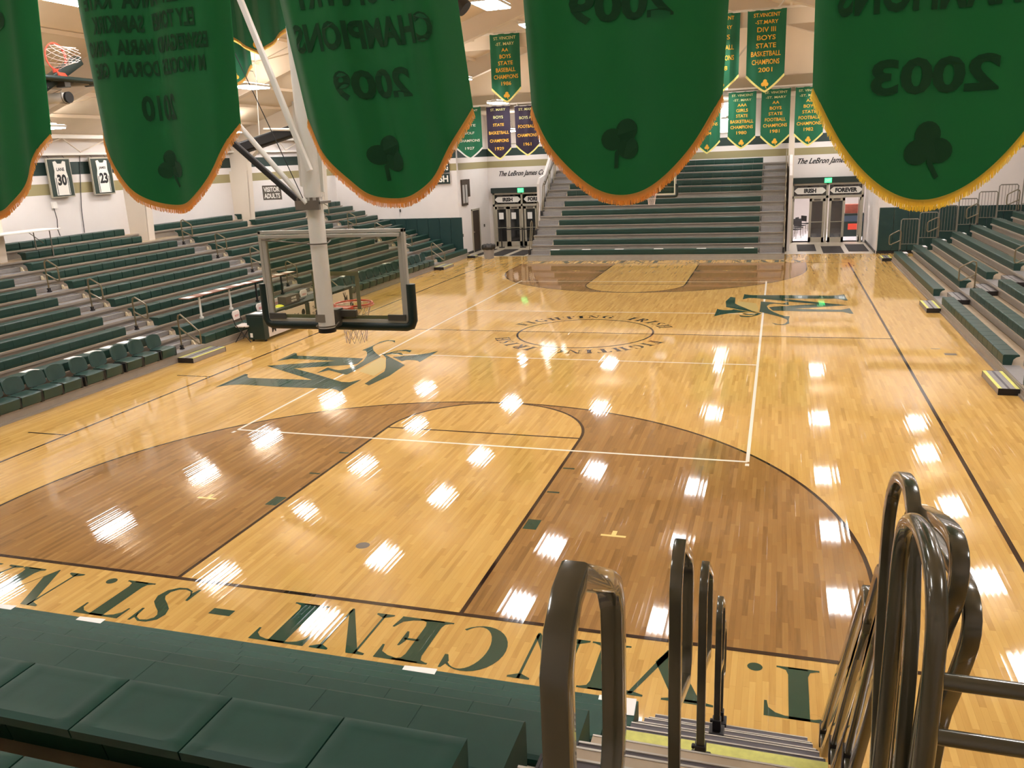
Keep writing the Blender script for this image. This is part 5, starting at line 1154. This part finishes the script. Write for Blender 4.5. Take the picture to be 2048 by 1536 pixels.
# two narrow press tables standing on the second row of seats
def press_table(y0, y1, leg_m, n, label, zt=1.34):
    t = thing('press_table', label, 'table', (-10.5, (y0+y1)/2, .672)); h = (y1-y0)/2; zz = zt-.672
    MB().box(-.17, .17, -h, h, zz-.025, zz, m_tabw).box(-.172, .172, -h, h, zz-.03, zz-.022, m_black).build('table_top', None, t)
    for s in (-.52, .52): MB().tube([(0, s*h, zz-.02), (0, s*h, .05)], .03, n=10).cyl((0, s*h, 0), .06, .05, 12).box(-.1, .1, s*h-.03, s*h+.03, zz-.06, zz-.025).build('leg', leg_m, t)
    for k in range(n):
        y = y0+.16+(y1-y0-.4)*k/(n-1)
        o = MB().box(-10.62, -10.36, y-.12, y+.18, zt+.001, zt+.004).build('paper_sheet', m_paper); tag(o, 'white paper on the %s press table, %s from its near end' % (label.split()[0], ['first', 'second', 'third', 'fourth', 'fifth'][k]), 'paper', 'papers on the press tables')
press_table(11.45, 14.1, m_white, 4, 'nearer brown narrow press table on two white legs among the left rows'); press_table(14.15, 16.9, m_black, 5, 'farther brown narrow press table on two black legs among the left rows', 1.33)
# folding table at the top of the left stand
t = thing('folding_table', 'white folding table at the top of the left stand by the wall', 'table', (-15.55, 11.0, 2.425+.02))
MB().box(-.38, .38, -1.4, 1.35, .76, .80).build('table_top', m_sign, t, bevel=.008)
for s in (-1.0, 1.0):
    MB().tube([(-.3, s, .76), (-.3, s, .02), (.3, s, .02), (.3, s, .76)], .015, n=6).build('leg', m_gal, t); MB().tube([(0, s, .40), (0, s*.55, .75)], .012, n=6).build('leg_brace', m_gal, t)
# papers on the benches
rk = 0
for k, y in enumerate((6.15, 7.35, 7.95, 8.45, 9.0, 9.5)):
    o = MB().box(-10.55, -10.29, y-.16, y+.14, .674, .677).build('seat_paper', m_paper); o.data.transform(Matrix.Translation((0, 0, 0))); tag(o, 'white paper on the second row seats behind the near courtside chairs, %s from the left' % ORD[k].replace('front', 'first'), 'paper', 'papers behind the near courtside chairs')
for k, y in enumerate((20.3, 21.3, 23.9)):
    o = MB().box(-10.55, -10.29, y-.16, y+.14, .674, .677).build('seat_paper', m_paper); tag(o, 'white paper behind the courtside chairs seen through the glass board, %s' % ['nearest', 'middle', 'farthest'][k], 'paper', 'papers behind the far courtside chairs')
for k, x in enumerate((-4.8, -3.35, -1.85, -.1, 1.75, 3.75)):
    o = MB().box(x-.2, x+.2, 29.80, 30.02, .482, .486).build('seat_paper', m_paper); tag(o, 'white paper on the front bench of the far stand, %s from the left' % ORD[k].replace('front', 'first'), 'paper', 'papers on the far front bench')
pn = [(-2.58, 'leftmost'), (-1.45, 'second from the left'), (2.08, 'third, under the letter E'), (3.80, 'rightmost, behind the loop rail')]
for x, s in pn:
    t = thing('reserved_sheet', 'white printed sheet on the near front bench, '+s, 'paper', (x, -1.735, .452), .06, 'reserved sheets on the near front bench')
    MB().box(-.15, .15, -.10, .11, 0, .002).build('sheet', m_paper, t); mb = MB()
    put_text(mb, 'RESERVED', (0, .05-.02, .0035), (-1, 0, 0), (0, -1, 0), .14, .025); put_text(mb, 'SEAT', (0, .0, .0035), (-1, 0, 0), (0, -1, 0), .06, .022, m=None); put_text(mb, 'VARSITY', (0, -.05, .0035), (-1, 0, 0), (0, -1, 0), .17, .03); mb.build('printing', m_red, t)
